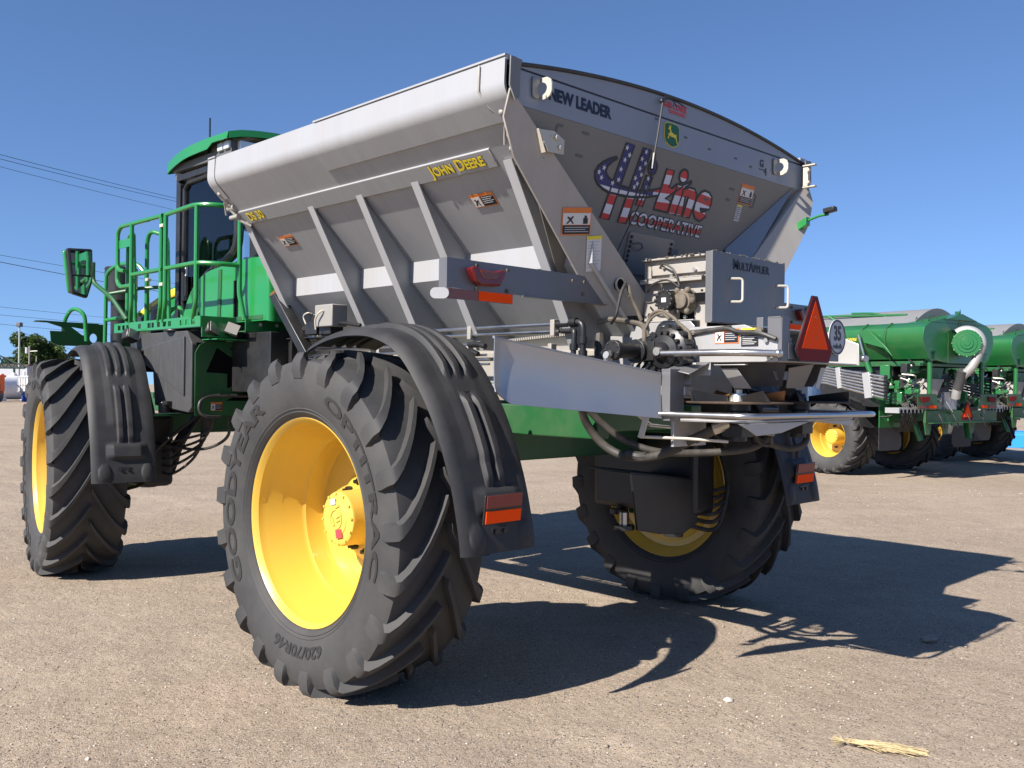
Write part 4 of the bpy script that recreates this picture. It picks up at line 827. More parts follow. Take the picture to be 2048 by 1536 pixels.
# ---- drive gearbox, motor and flange
q = MB(); g0 = V((-1.53,.50,1.99)); q.lathe([(0,.16),(.035,.16),(.05,.14),(.055,.12),(.095,.11),(.10,.095),(.125,.085),(.140,.075),(.140,.02),(.13,.0),(.13,-.04),(0,-.04)], g0, (0,1,0), 48)
for i in range(16):
    a = i*math.pi/8; p = g0+V((.142*math.cos(a), .0, .142*math.sin(a))); q.cyl(p+V((0,.015,0)), p+V((0,.078,0)), .018, n=8); p = g0+V((.112*math.cos(a+.2), .0, .112*math.sin(a+.2))); q.cyl(p+V((0,.09,0)), p+V((0,.112,0)), .010, n=6)
gb = q.build('gearbox', M['black'], mac, sharp=30); q = MB(); q.cyl(g0+V((0,.16,0)), g0+V((0,.172,0)), .024, n=14); q.build('shaft_end', M['bolt'], gb)
q = MB(); m0 = V((-1.36,.5,1.995)); q.cyl(m0, m0+V((0,.10,0)), .06, .062); q.box(m0+V((-.02,.11,0)), (.19,.03,.11)); q.cyl(m0+V((0,.125,0)), m0+V((0,.15,0)), .07, n=20); q.cyl(m0+V((0,.15,0)), m0+V((0,.32,0)), .045); q.cyl(m0+V((0,.32,0)), m0+V((0,.36,0)), .058, n=20); q.box(m0+V((-.08,.06,-.0)), (.14,.10,.10))
for i in range(7): a = i*.9; p = m0+V((.046*math.cos(a), .36, .046*math.sin(a))); q.cyl(p, p+V((0,.006,0)), .006, n=6)
q.build('hydraulic_motor', M['black'], mac, bevel=.004)
q = MB(); q.bb((m0.x-.017,m0.y+.245,m0.z-.02), (m0.x+.017,m0.y+.248,m0.z+.02)); q = MB()
# steel oil pipes along the hopper's left side
pp = MB(each=True)
for y, z, x0, r in ((.80,2.162,-.90,.0135),(.80,2.118,-.90,.0115),(.82,2.055,-.10,.011),(.82,2.01,-.06,.011),(.80,1.985,-.25,.009),(.80,1.955,-.28,.009),(.80,1.925,-.28,.009)): pp.tube([(x0,y,z),(2.02,y,z)], r, 10)
pipes = pp.build('oil_pipe', M['chrome'], mac)
q = MB(each=True)
for x in (-.86, -.10, .9, 1.75): q.box((x,.80,2.14), (.035,.05,.10)); q.box((x+.02,.80,1.985), (.03,.05,.12))
q.build('pipe_clamp', M['steel_dirty'], mac, bevel=.003)
q = MB(each=True); q.tube([(-.88,.80,2.162),(-.98,.80,2.162)], .02, 10); q.tube([(-.92,.80,2.118),(-1.02,.80,2.12)], .016, 10); q.tube(fillet([(-.96,.80,2.165),(-1.09,.80,2.17),(-1.09,.80,1.95),(-1.08,.80,1.78)], .05), .019, 12); q.tube(fillet([(-1.0,.80,2.12),(-1.04,.82,2.12),(-1.04,.83,1.95),(-1.03,.82,1.78)], .03), .017, 12)
for z in (2.06, 1.98): q.cyl((-1.09,.80,z-.02), (-1.09,.80,z+.02), .027); q.cyl((-1.04,.825,z-.06), (-1.04,.825,z-.02), .025)
q.cyl((-.99,.80,2.168), (-1.04,.80,2.168), .028); q.tube([(-.10,.82,2.055),(-.20,.82,2.055),(-.26,.82,2.04)], .019, 10); q.tube([(-.06,.82,2.01),(-.14,.82,2.008),(-.19,.82,1.99)], .018, 10)
q.build('pipe_fitting', M['black'], mac)
hs = MB(each=True)
hs.tube(spline([(-1.08,.80,1.80),(-.98,.66,1.60),(-1.03,.55,1.44),(-1.18,.5,1.365),(-1.42,.5,1.385),(-1.66,.46,1.50),(-1.80,.40,1.57)]), .026, 12)
hs.tube(spline([(-1.03,.82,1.78),(-1.05,.66,1.62),(-1.15,.52,1.48),(-1.32,.40,1.40),(-1.48,.2,1.39),(-1.72,0,1.42),(-1.80,-.12,1.50)]), .022, 12)
hs.tube(spline([(-1.70,.30,1.55),(-1.60,.40,1.47),(-1.50,.42,1.44)]), .018, 10); hs.tube(spline([(-1.75,-.02,1.48),(-1.85,-.25,1.42),(-1.9,-.36,1.46),(-1.86,-.42,1.58)]), .02, 10)
hs.tube(spline([(-1.78,.05,1.53),(-1.80,.0,1.46),(-1.84,-.05,1.45),(-1.86,-.02,1.50)]), .012, 8)
hs.build('spinner_hose', M['hosem'], mac)
hs = MB(each=True)
hs.tube(spline([(-1.20,.52,1.385),(-1.28,.5,1.37),(-1.35,.5,1.374)]), .030, 10); hs.tube(spline([(-1.46,.5,1.40),(-1.56,.48,1.445)]), .031, 10); hs.tube(spline([(-1.70,.44,1.52),(-1.86,.36,1.60),(-1.95,.30,1.61)]), .030, 10)
hs.tube(spline([(-1.262,.62,2.40),(-1.275,.68,2.33),(-1.27,.72,2.20),(-1.22,.70,2.16)]), .010, 8); hs.tube(spline([(-1.36,.86,1.99),(-1.34,.87,1.92),(-1.30,.84,1.85),(-1.22,.78,1.80)]), .022, 10)
for i in range(4): hs.tube(spline([(-1.40+.05*i,.50,1.95),(-1.36+.05*i,.60,1.82),(-1.28+.06*i,.56,1.72),(-1.3+.05*i,.50,1.66)]), .008, 6)
hs.tube(spline([(-1.36,.42,2.50),(-1.42,.46,2.515),(-1.50,.47,2.47),(-1.54,.47,2.38)]), .006, 6); hs.tube(spline([(-1.28,.43,2.36),(-1.35,.47,2.40),(-1.46,.48,2.415),(-1.54,.47,2.37)]), .006, 6); hs.tube(spline([(-1.28,.44,2.30),(-1.34,.49,2.285),(-1.42,.51,2.30),(-1.46,.53,2.36),(-1.455,.53,2.385),(-1.44,.52,2.36)]), .006, 6)
hs.tube(spline([(-1.50,.49,2.11),(-1.66,.485,2.098),(-1.86,.485,2.118),(-1.95,.49,2.095),(-2.08,.50,2.085),(-2.18,.49,2.05)]), .013, 8); hs.tube(spline([(-1.52,.49,2.10),(-1.7,.485,2.112),(-1.9,.485,2.128)]), .008, 6)
hs.tube(spline([(-1.05,.60,2.10),(-1.10,.66,1.95),(-1.12,.62,1.80)]), .03, 8); hs.tube(spline([(-1.0,.55,2.08),(-1.06,.58,1.9),(-1.18,.52,1.82)]), .018, 8)
hs.build('cable', M['hose'], mac)
hs = MB(each=True); rg = random.Random(9)
hs.tube(spline([(-1.265,.60,2.385),(-1.285,.60,2.33),(-1.30,.56,2.25),(-1.32,.54,2.18)]), .012, 8); hs.tube(spline([(-1.12,.70,2.17),(-1.2,.68,2.185),(-1.28,.60,2.17),(-1.34,.56,2.15),(-1.38,.55,2.08)]), .016, 8)
hs.tube(spline([(-1.36,.55,2.13),(-1.40,.55,2.21),(-1.47,.55,2.23),(-1.54,.53,2.19),(-1.58,.52,2.15)]), .010, 8); hs.tube(spline([(-1.36,.56,2.12),(-1.41,.56,2.19),(-1.48,.56,2.215),(-1.53,.55,2.18)]), .008, 8); hs.tube(spline([(-1.36,.56,2.13),(-1.37,.575,2.06),(-1.375,.56,2.02)]), .014, 8)
hs.tube(spline([(-1.58,.52,2.15),(-1.64,.52,2.10),(-1.66,.51,2.02)]), .013, 8)
hs.build('dusty_cable', M['hosed'], mac)
q = MB(each=True); q.cyl((-1.375,.905,1.96), (-1.375,.93,1.965), .022, n=8); q.cyl((-1.355,.88,1.95), (-1.345,.88,1.90), .028, n=8); q.tube([(-1.75,.42,1.55),(-1.83,.38,1.585)], .034, 10); q.build('hose_coupling', M['bolt'], mac)
q = MB()
for i in range(30): q.box((-.30-.02*i,.62,2.085+.001*i), (.012,.05,.018), (0,R(20),0))
q.build('drag_chain', M['steel_dirty'], mac)
# ---- valve block and grey box on the left of the hopper
q = MB(); q.box((1.62,.90,2.22), (.17,.12,.10)); q.box((1.42,.90,2.215), (.16,.12,.10)); q.cyl((1.60,.93,2.27), (1.585,.93,2.33), .035); q.cyl((1.36,.95,2.26), (1.355,.95,2.33), .033); q.cyl((1.355,.95,2.33), (1.352,.95,2.37), .012)
q.cyl((1.80,.9,2.22), (1.74,.9,2.22), .03); q.tube([(1.30,.93,2.25),(1.15,.93,2.24),(1.0,.92,2.22)], .016, 8); q.bb((1.0,.8,2.14), (2.0,.95,2.15)); q.build('valve_block', M['black'], mac, bevel=.005)
q = MB(); q.bb((1.26,.86,2.22), (1.50,1.0,2.39)); q.build('control_box', M['boxgrey'], mac, bevel=.008)
q = MB(); q.tube(spline([(1.64,.99,2.25),(1.66,1.0,2.31),(1.60,1.0,2.335),(1.585,.97,2.33)]), .006, 6); q.tube(spline([(1.45,1.02,2.20),(1.44,1.03,2.28),(1.38,1.02,2.335),(1.355,.96,2.34)]), .008, 6); q.build('valve_cables', M['cream'], mac)
q = MB(); q.prism([(2.20,.90,2.50),(2.20,1.0,2.50),(2.11,1.0,2.52),(2.11,.90,2.52)], (-.50,0,-.50)); q.build('lift_post', M['black'], mac, bevel=.006)
q = MB(); q.cyl((2.20,.95,2.505), (2.12,.95,2.545), .035); q.build('pivot', M['rust'], mac)
# arm with a lamp reaching back on the right
q = MB(); q.prism([(-1.00,-1.34,2.80),(-1.00,-1.40,2.80),(-1.0,-1.40,2.86),(-1.0,-1.34,2.86)], (-.36,0,.185)); q.tube(fillet([(-1.36,-1.37,3.02),(-1.45,-1.37,3.045),(-1.52,-1.37,3.045)], .03), .010, 8); arm = q.build('work_lamp_arm', M['green'], mac, bevel=.006)
q = MB(); q.box((-1.53,-1.37,3.075), (.085,.06,.035), (0,R(8),0)); q.build('work_lamp', M['black'], arm, bevel=.006); q = MB(); q.tube(spline([(-.9,-1.35,2.74),(-1.1,-1.36,2.83),(-1.3,-1.37,2.94)]), .014, 8); q.build('arm_cable', M['black'], arm)
# ------------------------------------------------------------------ cab, console, hood, platform
cab = MB()
# pillars and sills (left side in the plane y .82)
for s in (1, -1):
    cab.prism([(4.30,s*.80,2.38),(4.22,s*.80,2.38),(4.20,s*.80,3.74),(4.29,s*.80,3.80)], (0,s*.05,0))
    cab.tube([(4.16,s*.83,2.42),(4.14,s*.83,3.68),(4.06,s*.83,3.74),(3.05,s*.83,3.76)], .022, 8)
    P = spline([(3.96,s*.84,2.36),(3.80,s*.84,2.62),(3.58,s*.84,2.80),(3.25,s*.84,2.90),(3.08,s*.84,2.98),(3.02,s*.84,3.12),(3.03,s*.84,3.45),(3.07,s*.84,3.80)], 8)
    cab.tube(P, .045, 10)
cab.bb((2.98,-.80,2.1), (4.28,.80,2.36)); cab.bb((3.0,-.78,2.36), (3.04,.78,2.92)); cab.bb((3.05,-.85,3.78), (4.28,.85,3.84))
cabo = cab.build('cab', M['black'], mac, bevel=.004)
q = MB(); q.add([(4.20,.815,2.40),(4.19,.815,3.74),(3.08,.815,3.76),(3.05,.815,3.12),(3.12,.815,2.97),(3.28,.815,2.89),(3.60,.815,2.79),(3.82,.815,2.60),(3.96,.815,2.40)], [tuple(range(9))]); q.build('door_glass', M['glass'], cabo, sharp=2, solid=.006)
q = MB(); q.add([(4.20,-.815,2.40),(4.19,-.815,3.74),(3.08,-.815,3.76),(3.05,-.815,3.12),(3.12,-.815,2.97),(3.28,-.815,2.89),(3.60,-.815,2.79),(3.82,-.815,2.60),(3.96,-.815,2.40)], [tuple(range(9))]); q.build('door_glass', M['glass'], cabo, sharp=2, solid=.006)
q = MB(); q.add([(4.26,.78,2.4),(4.22,.78,3.76),(4.22,-.78,3.76),(4.26,-.78,2.4)], [(0,1,2,3)]); q.build('windscreen', M['glass'], cabo, sharp=2, solid=.006)
q = MB(); q.add([(3.01,.78,2.92),(3.05,.78,3.76),(3.05,-.78,3.76),(3.01,-.78,2.92)], [(0,1,2,3)]); q.build('rear_glass', M['glass'], cabo, sharp=2, solid=.006)
q = MB(); q.box((3.45,0,2.62), (.55,.55,.16)); q.box((3.22,0,3.0), (.14,.52,.65), (0,R(-10),0)); q.box((3.17,0,3.42), (.10,.30,.20)); q.box((3.5,.33,2.80), (.40,.08,.10)); q.box((3.5,-.36,2.85), (.45,.16,.14)); seat = q.build('seat', M['inside'], cabo, bevel=.03)
q = MB(); q.tube([(4.15,0,2.4),(4.0,0,2.75),(3.92,0,2.95)], .05, 10); q.lathe([(.19,-.015),(.21,0),(.19,.015),(.175,0)], (3.90,0,2.97), (.45,0,1), 28, True); q.bb((4.05,-.45,2.36), (4.2,.45,2.75)); q.build('steering_column', M['inside'], cabo, bevel=.01)
q = MB(); q.bb((4.17,.62,2.42), (4.205,.76,3.74)); q.build('cab_lining', M['hood'], cabo, bevel=.01)
q = MB(); q.box((3.95,-.3,3.1), (.05,.28,.22), (0,R(-15),0)); q.tube(spline([(3.5,.42,2.95),(3.42,.44,3.05),(3.18,.42,3.06),(3.12,.40,2.9)]), .012, 6); q.build('display', M['inside'], cabo, bevel=.01)
F = frame((4.225,-.10,3.44), (0,1,0), (0,0,1)); multi('windscreen_banner', [(shape_mesh([rect(-.6,-.07,.6,.09)], .001), 'banner', 0), (fitx(text_mesh('COOPERATIVE', .14, .02, .001), .95), 'navy', -.004)], F, cabo)
q = MB(); q.box((4.175,.835,2.98), (.08,.012,.06)); q = MB(); q.bb((4.08,.822,2.83), (4.13,.8245,2.94)); q.build('notice_decal', M['white'], cabo)
q = MB(); q.bb((4.06,.822,2.58), (4.17,.85,2.82)); q.bb((4.02,.84,2.62), (4.05,.87,2.82)); q.build('door_handle', M['black'], cabo, bevel=.008)
q = MB(); q.tube([(3.98,.80,3.02),(3.55,.80,3.30),(3.1,.80,3.45)], .010, 6); q.build('wiper', M['black'], cabo)
# roof: green shell with lamp cut-outs at the rear corners, grey lining below
rf = MB()
def roofz(x): return 4.080-.055*max(0,(x-3.75)/.65)**2-.02*abs(x-3.5)
q = []
NX, NY = 14, 16
def roof(u, v):
    x = 3.06+1.34*u; y = -.93+1.86*v; e = abs(2*v-1); w = 1-.05*max(0,(u-.5)*2)**2
    z = roofz(x)+.055*(1-e**2)-.03*e**8
    return (x, y*w, z)
rf.grid(roof, NX, NY); vs0 = list(rf.v)
edge = [i*(NY+1)+NY for i in range(NX+1)]
for sgn, j in ((1, NY), (-1, 0)):
    P = [V(vs0[i*(NY+1)+j]) for i in range(NX+1)]; low = []
    for p in P:
        d = .105+.01*max(0,(p.x-3.9))
        if p.x < 3.42: d = .060
        low.append(V((p.x, p.y+.012*sgn, p.z-d)))
    n = len(P); rf.add(P+low, [(i, i+1, n+i+1, n+i) for i in range(n-1)])
P = [V(vs0[j]) for j in range(NY+1)]; low = [V((p.x-.012, p.y, p.z-.06)) for p in P]; n = len(P); rf.add(P+low, [(i, i+1, n+i+1, n+i) for i in range(n-1)])
P = [V(vs0[NX*(NY+1)+j]) for j in range(NY+1)]; low = [V((p.x+.012, p.y, p.z-.11)) for p in P]; rf.add(P+low, [(i, i+1, n+i+1, n+i) for i in range(n-1)])
roofo = rf.build('cab_roof', M['green'], mac, sharp=50, solid=.01)
q = MB(); q.prism([(4.38,-.89,3.945),(3.46,-.89,3.945),(3.34,-.89,3.985),(3.12,-.89,3.995),(3.12,-.89,3.85),(4.34,-.89,3.875)], (0,1.76,0)); q.build('roof_lining', M['trim'], roofo, bevel=.012)
for y0 in (.50, .72, -.50, -.72):
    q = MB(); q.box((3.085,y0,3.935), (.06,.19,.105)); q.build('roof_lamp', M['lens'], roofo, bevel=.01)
for y0 in (.80, -.80):
    for x0 in (3.18, 3.30):
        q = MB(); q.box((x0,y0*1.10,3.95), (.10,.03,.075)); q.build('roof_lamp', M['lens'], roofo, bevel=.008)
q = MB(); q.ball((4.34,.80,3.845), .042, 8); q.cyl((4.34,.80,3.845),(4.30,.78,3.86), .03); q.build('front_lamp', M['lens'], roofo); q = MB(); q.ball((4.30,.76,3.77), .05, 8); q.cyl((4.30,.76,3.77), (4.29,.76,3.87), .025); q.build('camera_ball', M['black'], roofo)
q = MB(); q.cyl((4.05,.62,4.02), (4.05,.62,4.06), .03); q.tube([(4.05,.62,4.06),(4.05,.62,4.42)], .010, 8); q.build('aerial', M['black'], mac)
q = MB(); q.ball((3.35,.2,4.135), .022, 6); q.build('roof_sensor', M['bolt'], roofo)
# engine hood in front
def hoodsec(x, zt, w): 
    return [(x, -w, 2.05), (x, -w*1.0, zt-.30), (x, -w*.92, zt-.12), (x, -w*.6, zt-.02), (x, 0, zt+.02), (x, w*.6, zt-.02), (x, w*.92, zt-.12), (x, w, zt-.30), (x, w, 2.05)]
hd = MB(); secs = [hoodsec(*a) for a in ((4.30,3.02,.50),(4.8,3.0,.50),(5.3,2.92,.50),(5.8,2.80,.49),(6.3,2.64,.46),(6.8,2.42,.42),(7.0,2.2,.38))]
for a, b in zip(secs, secs[1:]): hd.add([V(p) for p in a]+[V(p) for p in b], [(i, i+1, 10+i, 9+i) for i in range(8)])
hd.add([V(p) for p in secs[-1]], [tuple(range(9))]); hood = hd.build('engine_hood', M['green'], mac, sharp=40)
q = MB(); L0 = [(4.3,2.84),(4.8,2.835),(5.3,2.765),(5.8,2.655),(6.3,2.51),(6.7,2.36)]
for (x0, z0), (x1, z1) in zip(L0, L0[1:]):
    w0 = .506-.03*max(0,(x0-5.3)); w1 = .506-.03*max(0,(x1-5.3)); h0 = .10 if x0 < 5 else .085-.03*(x0-5.3); h1 = .10 if x1 < 5 else .085-.03*(x1-5.3)
    q.add([(x0,w0,z0-h0),(x1,w1,z1-h1),(x1,w1*.985,z1),(x0,w0*.985,z0)], [(0,1,2,3)])
q.build('hood_stripe', M['yel'], hood, solid=.004)
F = frame((4.55,.512,2.785), (-1,0,0), (0,0,1)); T2('lettering', 'JOHN DEERE', -.05, -.002, .09, 'blackf', F, hood, .0, .9)
F = frame((5.78,.505,2.60), (-1,0,.28), (.28,0,1)); T2('lettering', '408R', 0, 0, .11, 'yel', F, hood, .04, .9)
q = MB(); q.plate([(5.95,.508,2.60),(6.4,.49,2.48),(6.4,.49,2.1),(5.80,.508,2.1)], .006); q.plate([(5.62,.512,2.62),(5.25,.512,2.70),(5.35,.512,2.15),(5.75,.512,2.1)], .006); q.build('grille', M['black'], hood)
q = MB()
for i in range(14): z = 2.60-.03*i; q.box((5.44+.006*i,.518,z), (.30,.008,.010), (0,R(10),0))
q.build('grille_slats', M['trim'], hood)
q = MB(); q.cyl((5.62,.86,2.05), (5.62,.86,2.66), .105, n=20); q.lathe([(0,.0),(.165,.0),(.17,.01),(.17,.34),(.175,.35),(.16,.37),(0,.37)], (5.62,.86,2.66), (0,0,1), 24); ex_ = q.build('exhaust_stack', M['black'], mac, sharp=40)
# console beside and behind the cab (fuel tank shroud)
cn = MB(); prof = [(3.95,2.30),(3.82,2.56),(3.62,2.74),(3.40,2.815),(3.0,2.85),(2.60,2.875),(2.40,2.86),(2.30,2.80),(2.26,2.60),(2.26,2.30)]
pr_ = [(p.x, p.z) for p in fillet([(x,0,z) for x, z in prof], .12, 4)]
n = len(pr_)
def csec(y, k): cx, cz = 3.05, 2.5; return [((x-cx)*k+cx, y, (z-cz)*k+cz) for x, z in pr_]
secs = [csec(-.86,.92),csec(-.9,1),csec(.90,1),csec(.945,.985),csec(.965,.95)]
for a, b in zip(secs, secs[1:]): cn.add(a+b, [(i, i+1, n+i+1, n+i) for i in range(n-1)])
cn.add(secs[-1], [tuple(range(n))]); cons = cn.build('fuel_tank_cover', M['green'], mac, sharp=50)
q = MB(); q.plate([(3.70,.968,2.63),(3.63,.968,2.66),(3.50,.968,2.35),(3.56,.968,2.33)], .012); q.plate([(3.14,.968,2.80),(3.08,.968,2.80),(3.10,.968,2.33),(3.16,.968,2.33)], .012); q.plate([(3.70,.966,2.36),(2.35,.966,2.36),(2.35,.966,2.32),(3.74,.966,2.32)], .008); q.build('cover_rib', M['greend'], cons, bevel=.004)
q = MB(); q.plate([(2.86,.9665,2.68),(2.78,.9665,2.68),(2.78,.9665,2.36),(2.86,.9665,2.36)], .004); q.build('vent_slot', M['void'], cons)
q = MB(); q.box((2.42,.80,2.95), (.14,.12,.20)); q.tube(spline([(2.55,.84,3.05),(2.48,.86,2.9),(2.55,.87,2.85)]), .02, 8); q.cyl((2.36,.85,2.86), (2.36,.9,2.86), .05); q.bb((2.6,.45,2.86), (2.9,.80,3.12)); q.build('rear_cab_equipment', M['black'], mac, bevel=.01)
# platform edge with square holes, posts and rails
Y = 1.30
q = MB(); zt, zb = 2.35, 2.26
q.bb((2.80,Y-.004,zt-.022), (4.66,Y+.004,zt)); q.bb((2.80,Y-.004,zb), (4.66,Y+.004,zb+.022)); xs = [2.80,2.88]
x = 2.86; edges = []
holes = [(2.90,2.97),(3.01,3.08),(3.12,3.19),(3.37,3.43),(3.47,3.54),(3.60,3.66),(3.73,3.78),(3.80,3.87),(4.02,4.08),(4.30,4.36),(4.40,4.46),(4.50,4.57)]
prev = 2.80
for a, b in holes: q.bb((prev,Y-.004,zb+.0222), (a,Y+.004,zt-.0222)); prev = b
q.bb((prev,Y-.004,zb+.0222), (4.66,Y+.004,zt-.0222)); q.bb((2.80,.98,2.255), (4.66,Y-.0045,2.262)); q.bb((2.796,.98,2.262), (2.80,Y,2.35))
plat = q.build('platform', M['green'], mac)
def rail(paths, name='hand_rail', m='green', r=.021):
    q = MB()
    for P, fr_ in paths: q.tube(fillet(P, fr_), r, 10)
    return q.build(name, M[m], mac)
Y2 = 1.33
rail([([(4.35,Y2,2.85),(4.52,Y2,2.87),(4.53,Y2,3.235),(4.45,Y2,3.29),(3.50,Y2,3.285)], .07), ([(4.19,Y2,3.30),(4.19,Y2,2.50),(4.32,Y2-.05,2.32)], .05), ([(4.53,Y2,3.15),(4.53,Y2,2.76),(4.45,Y2,2.70),(4.19,Y2,2.70)], .06), ([(4.19,Y2,2.80),(3.50,Y2,2.80)], .02), ([(3.53,Y2,3.285),(3.53,Y2,2.48),(3.66,Y2-.04,2.33)], .05)])
q = MB(); q.bb((4.215,Y2-.012,3.08), (4.51,Y2-.004,3.16)); q.build('rail_plate', M['green'], mac)
rail([([(3.42,Y2,3.285),(2.86,Y2,3.30),(2.70,Y2-.10,3.295),(2.66,.75,3.28)], .10), ([(3.44,Y2,3.30),(3.44,Y2,2.48),(3.56,Y2-.04,2.33)], .05), ([(2.83,Y2,3.29),(2.83,Y2,2.47),(2.95,Y2-.03,2.34)], .05), ([(3.43,Y2,2.80),(2.80,Y2,2.80),(2.66,Y2-.12,2.79),(2.64,1.02,2.79)], .07), ([(2.64,1.03,3.28),(2.64,1.03,2.55),(2.60,1.00,2.32)], .05)])
rail([([(4.38,1.10,2.3),(4.38,1.10,3.18),(4.30,1.10,3.26),(4.10,1.02,3.20),(4.08,1.0,2.3)], .08), ([(4.55,1.22,2.2),(4.55,1.22,3.2),(4.42,1.22,3.25),(4.40,1.20,2.25)], .06), ([(5.30,1.15,2.1),(5.28,1.15,2.92),(5.1,1.1,3.0),(4.75,1.05,2.99),(4.60,1.0,2.85),(4.60,1.0,2.3)], .08), ([(5.29,1.15,2.42),(4.65,1.05,2.46)], .01), ([(5.75,1.42,2.15),(5.73,1.42,2.42),(5.60,1.38,2.56),(5.47,1.30,2.50),(5.46,1.28,2.2)], .09), ([(4.2,1.0,2.35),(4.15,.95,2.5),(4.05,.9,2.52),(3.98,.9,2.35)], .06)])
q = MB()
for z in (3.19,2.66): q.box((3.485,Y2+.01,z), (.07,.03,.03))
q.box((4.3,1.12,2.78),(.06,.04,.03)); q.build('rail_latch', M['cream'], mac, bevel=.004)
# mirror on its arm
q = MB(); q.tube(fillet([(4.97,1.40,2.98),(4.97,1.40,2.78),(4.62,1.34,2.60),(4.36,1.30,2.38)], .06), .022, 10); q.tube([(4.72,1.355,2.645),(4.42,1.15,2.70),(4.2,.95,2.72)], .018, 10); marm = q.build('mirror_arm', M['greend'], mac)
q = MB(); q.plate([(5.0,1.655,3.10),(5.0,1.405,3.115),(5.0,1.395,2.80),(5.0,1.45,2.61),(5.0,1.605,2.65)], .07); mh = q.build('mirror_housing', M['black'], mac, bevel=.02)
q = MB(); q.plate([(5.045,1.675,3.08),(5.045,1.42,3.10),(5.045,1.46,2.63),(5.045,1.62,2.66)], .05); q.build('mirror_back', M['green'], mh, bevel=.02)
def tiltm(P, dx=0): return P
q = MB(); q.plate([(4.962,1.625,3.07),(4.957,1.425,3.085),(4.952,1.418,2.845),(4.958,1.60,2.84)], .004); q.build('mirror_glass', M['mirror'], mh)
q = MB(); q.plate([(4.962,1.595,2.825),(4.957,1.420,2.825),(4.95,1.465,2.64),(4.96,1.580,2.67)], .004); q.build('mirror_glass', M['mirror'], mh)
# front step bracket
F = frame((5.6,1.33,2.27), (0,-1,0), (0,0,1))
q = MB(); me = shape_mesh([[(-.42,.13),(-.34,.135),(.30,.12),(.30,-.12),(-.18,-.12),(-.26,-.09),(-.27,.03),(-.12,.03),(-.16,.075),(-.30,.115),(-.42,.12)], [(-.06,.08),(.08,.06),(.12,.02),(.10,-.01),(.05,.0)], ell(.17,-.03,.04,.05,14)[::-1]], .008); q.mesh_of(me, F); bpy.data.meshes.remove(me); q.bb((5.608,1.10,2.392), (5.75,1.72,2.400))
q.build('step_bracket', M['greend'], mac, bevel=.002)
# grey tank box and the green side panel
tk = MB(); tk.prism([(4.22,1.28,2.14),(4.02,1.28,2.235),(3.10,1.28,2.235),(3.0,1.28,2.12),(3.0,1.28,1.56),(3.06,1.28,1.515),(3.75,1.28,1.565),(3.80,1.28,1.88),(4.05,1.28,1.96)], (0,-.34,0))
tk.prism([(3.98,1.281,2.10),(3.12,1.281,2.185),(3.12,1.281,1.66),(3.85,1.281,1.92)], (0,.018,0)); tank = tk.build('side_tank', M['plasticg'], mac, bevel=.025)
q = MB(); q.bb((3.38,1.28,1.575), (3.62,1.33,1.61)); q.cyl((3.5,1.30,1.50), (3.5,1.30,1.60), .05); q.build('tank_outlet', M['black'], tank, bevel=.006); q = MB(); q.cyl((3.42,1.24,2.235), (3.42,1.24,2.255), .10); q.cyl((3.9,1.2,2.235), (3.86,1.22,2.29), .055); q.build('tank_cap', M['black'], tank, bevel=.006)
F = frame((2.98,.72,1.82), (0,-1,0), (0,0,1))
panel = shape_mesh([[(-.54,-.33),(-.54,.22),(-.50,.29),(-.44,.32),(.45,.34),(.45,-.34)], [(-.34,.27),(-.44,.05),(-.24,.04),(-.24,-.09),(.03,.0),(.04,.04)], [(-.22,.27),(.18,.29),(.17,.03),(.12,.02)], [(-.26,-.20),(.06,-.08),(.40,-.08),(.40,-.21)]], .006); put('side_panel', panel, F, M['greend'], mac, 0)
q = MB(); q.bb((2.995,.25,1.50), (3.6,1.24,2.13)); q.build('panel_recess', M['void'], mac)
q = MB(); q.tube(spline([(2.95,.60,1.66),(2.95,.95,1.665),(2.95,1.12,1.66),(2.94,1.22,1.62),(2.93,1.24,1.54),(2.92,1.19,1.49),(2.92,1.05,1.48)]), .014, 8); q.box((2.955,1.0,1.67), (.03,.10,.025)); q.build('panel_hose', M['hose'], mac)
warn(frame((2.972,1.06,1.57),(0,-1,0),(0,0,1)), 0, 0, .11, .075, mac, 0)
q = MB(); q.plate([(2.80,1.29,2.262),(2.80,.55,2.262),(2.80,.45,2.17),(2.80,1.29,2.17)], .01); q.plate([(2.55,1.02,2.33),(2.55,.40,2.33),(2.55,.40,2.22),(2.55,1.02,2.22)], .01); q.bb((2.55,.98,2.22), (2.80,1.02,2.225)); q.bb((2.70,.90,2.15), (2.98,1.20,2.158)); q.build('lamp_shelf', M['green'], mac, bevel=.002)
q = MB(each=True)
for y in (.88,.72): q.cyl((2.543,y,2.285), (2.538,y,2.285), .016, n=12)
q.build('bolt', M['white'], mac)
for x, y, z, rz in ((2.83,1.20,2.235,25), (2.74,1.03,2.235,-35), (4.12,1.36,2.215,15)):
    q = MB(); q.box((x,y,z), (.10,.13,.11), (R(20),R(15),R(rz))); wl_ = q.build('work_lamp', M['black'], mac, bevel=.018)
    mm = (Matrix.Rotation(R(rz),3,'Z') @ Matrix.Rotation(R(15),3,'Y') @ Matrix.Rotation(R(20),3,'X')); q = MB(); q.box(V((x,y,z))+mm @ V((-.054,0,0)), (.006,.11,.09), mm); q.build('lamp_lens', M['lens2'], wl_)
q = MB(); q.tube(spline([(2.80,.98,2.24),(2.75,.85,2.20),(2.78,.75,2.17)]), .012, 6); q.tube(spline([(2.85,.62,2.15),(2.88,.5,2.05),(2.9,.45,1.9),(2.88,.42,1.7)]), .016, 8); q.tube(spline([(2.8,.75,2.16),(2.85,.9,2.17)]), .02,6); q.box((2.82,.86,2.17), (.08,.2,.04)); q.build('lamp_cables', M['hose'], mac)
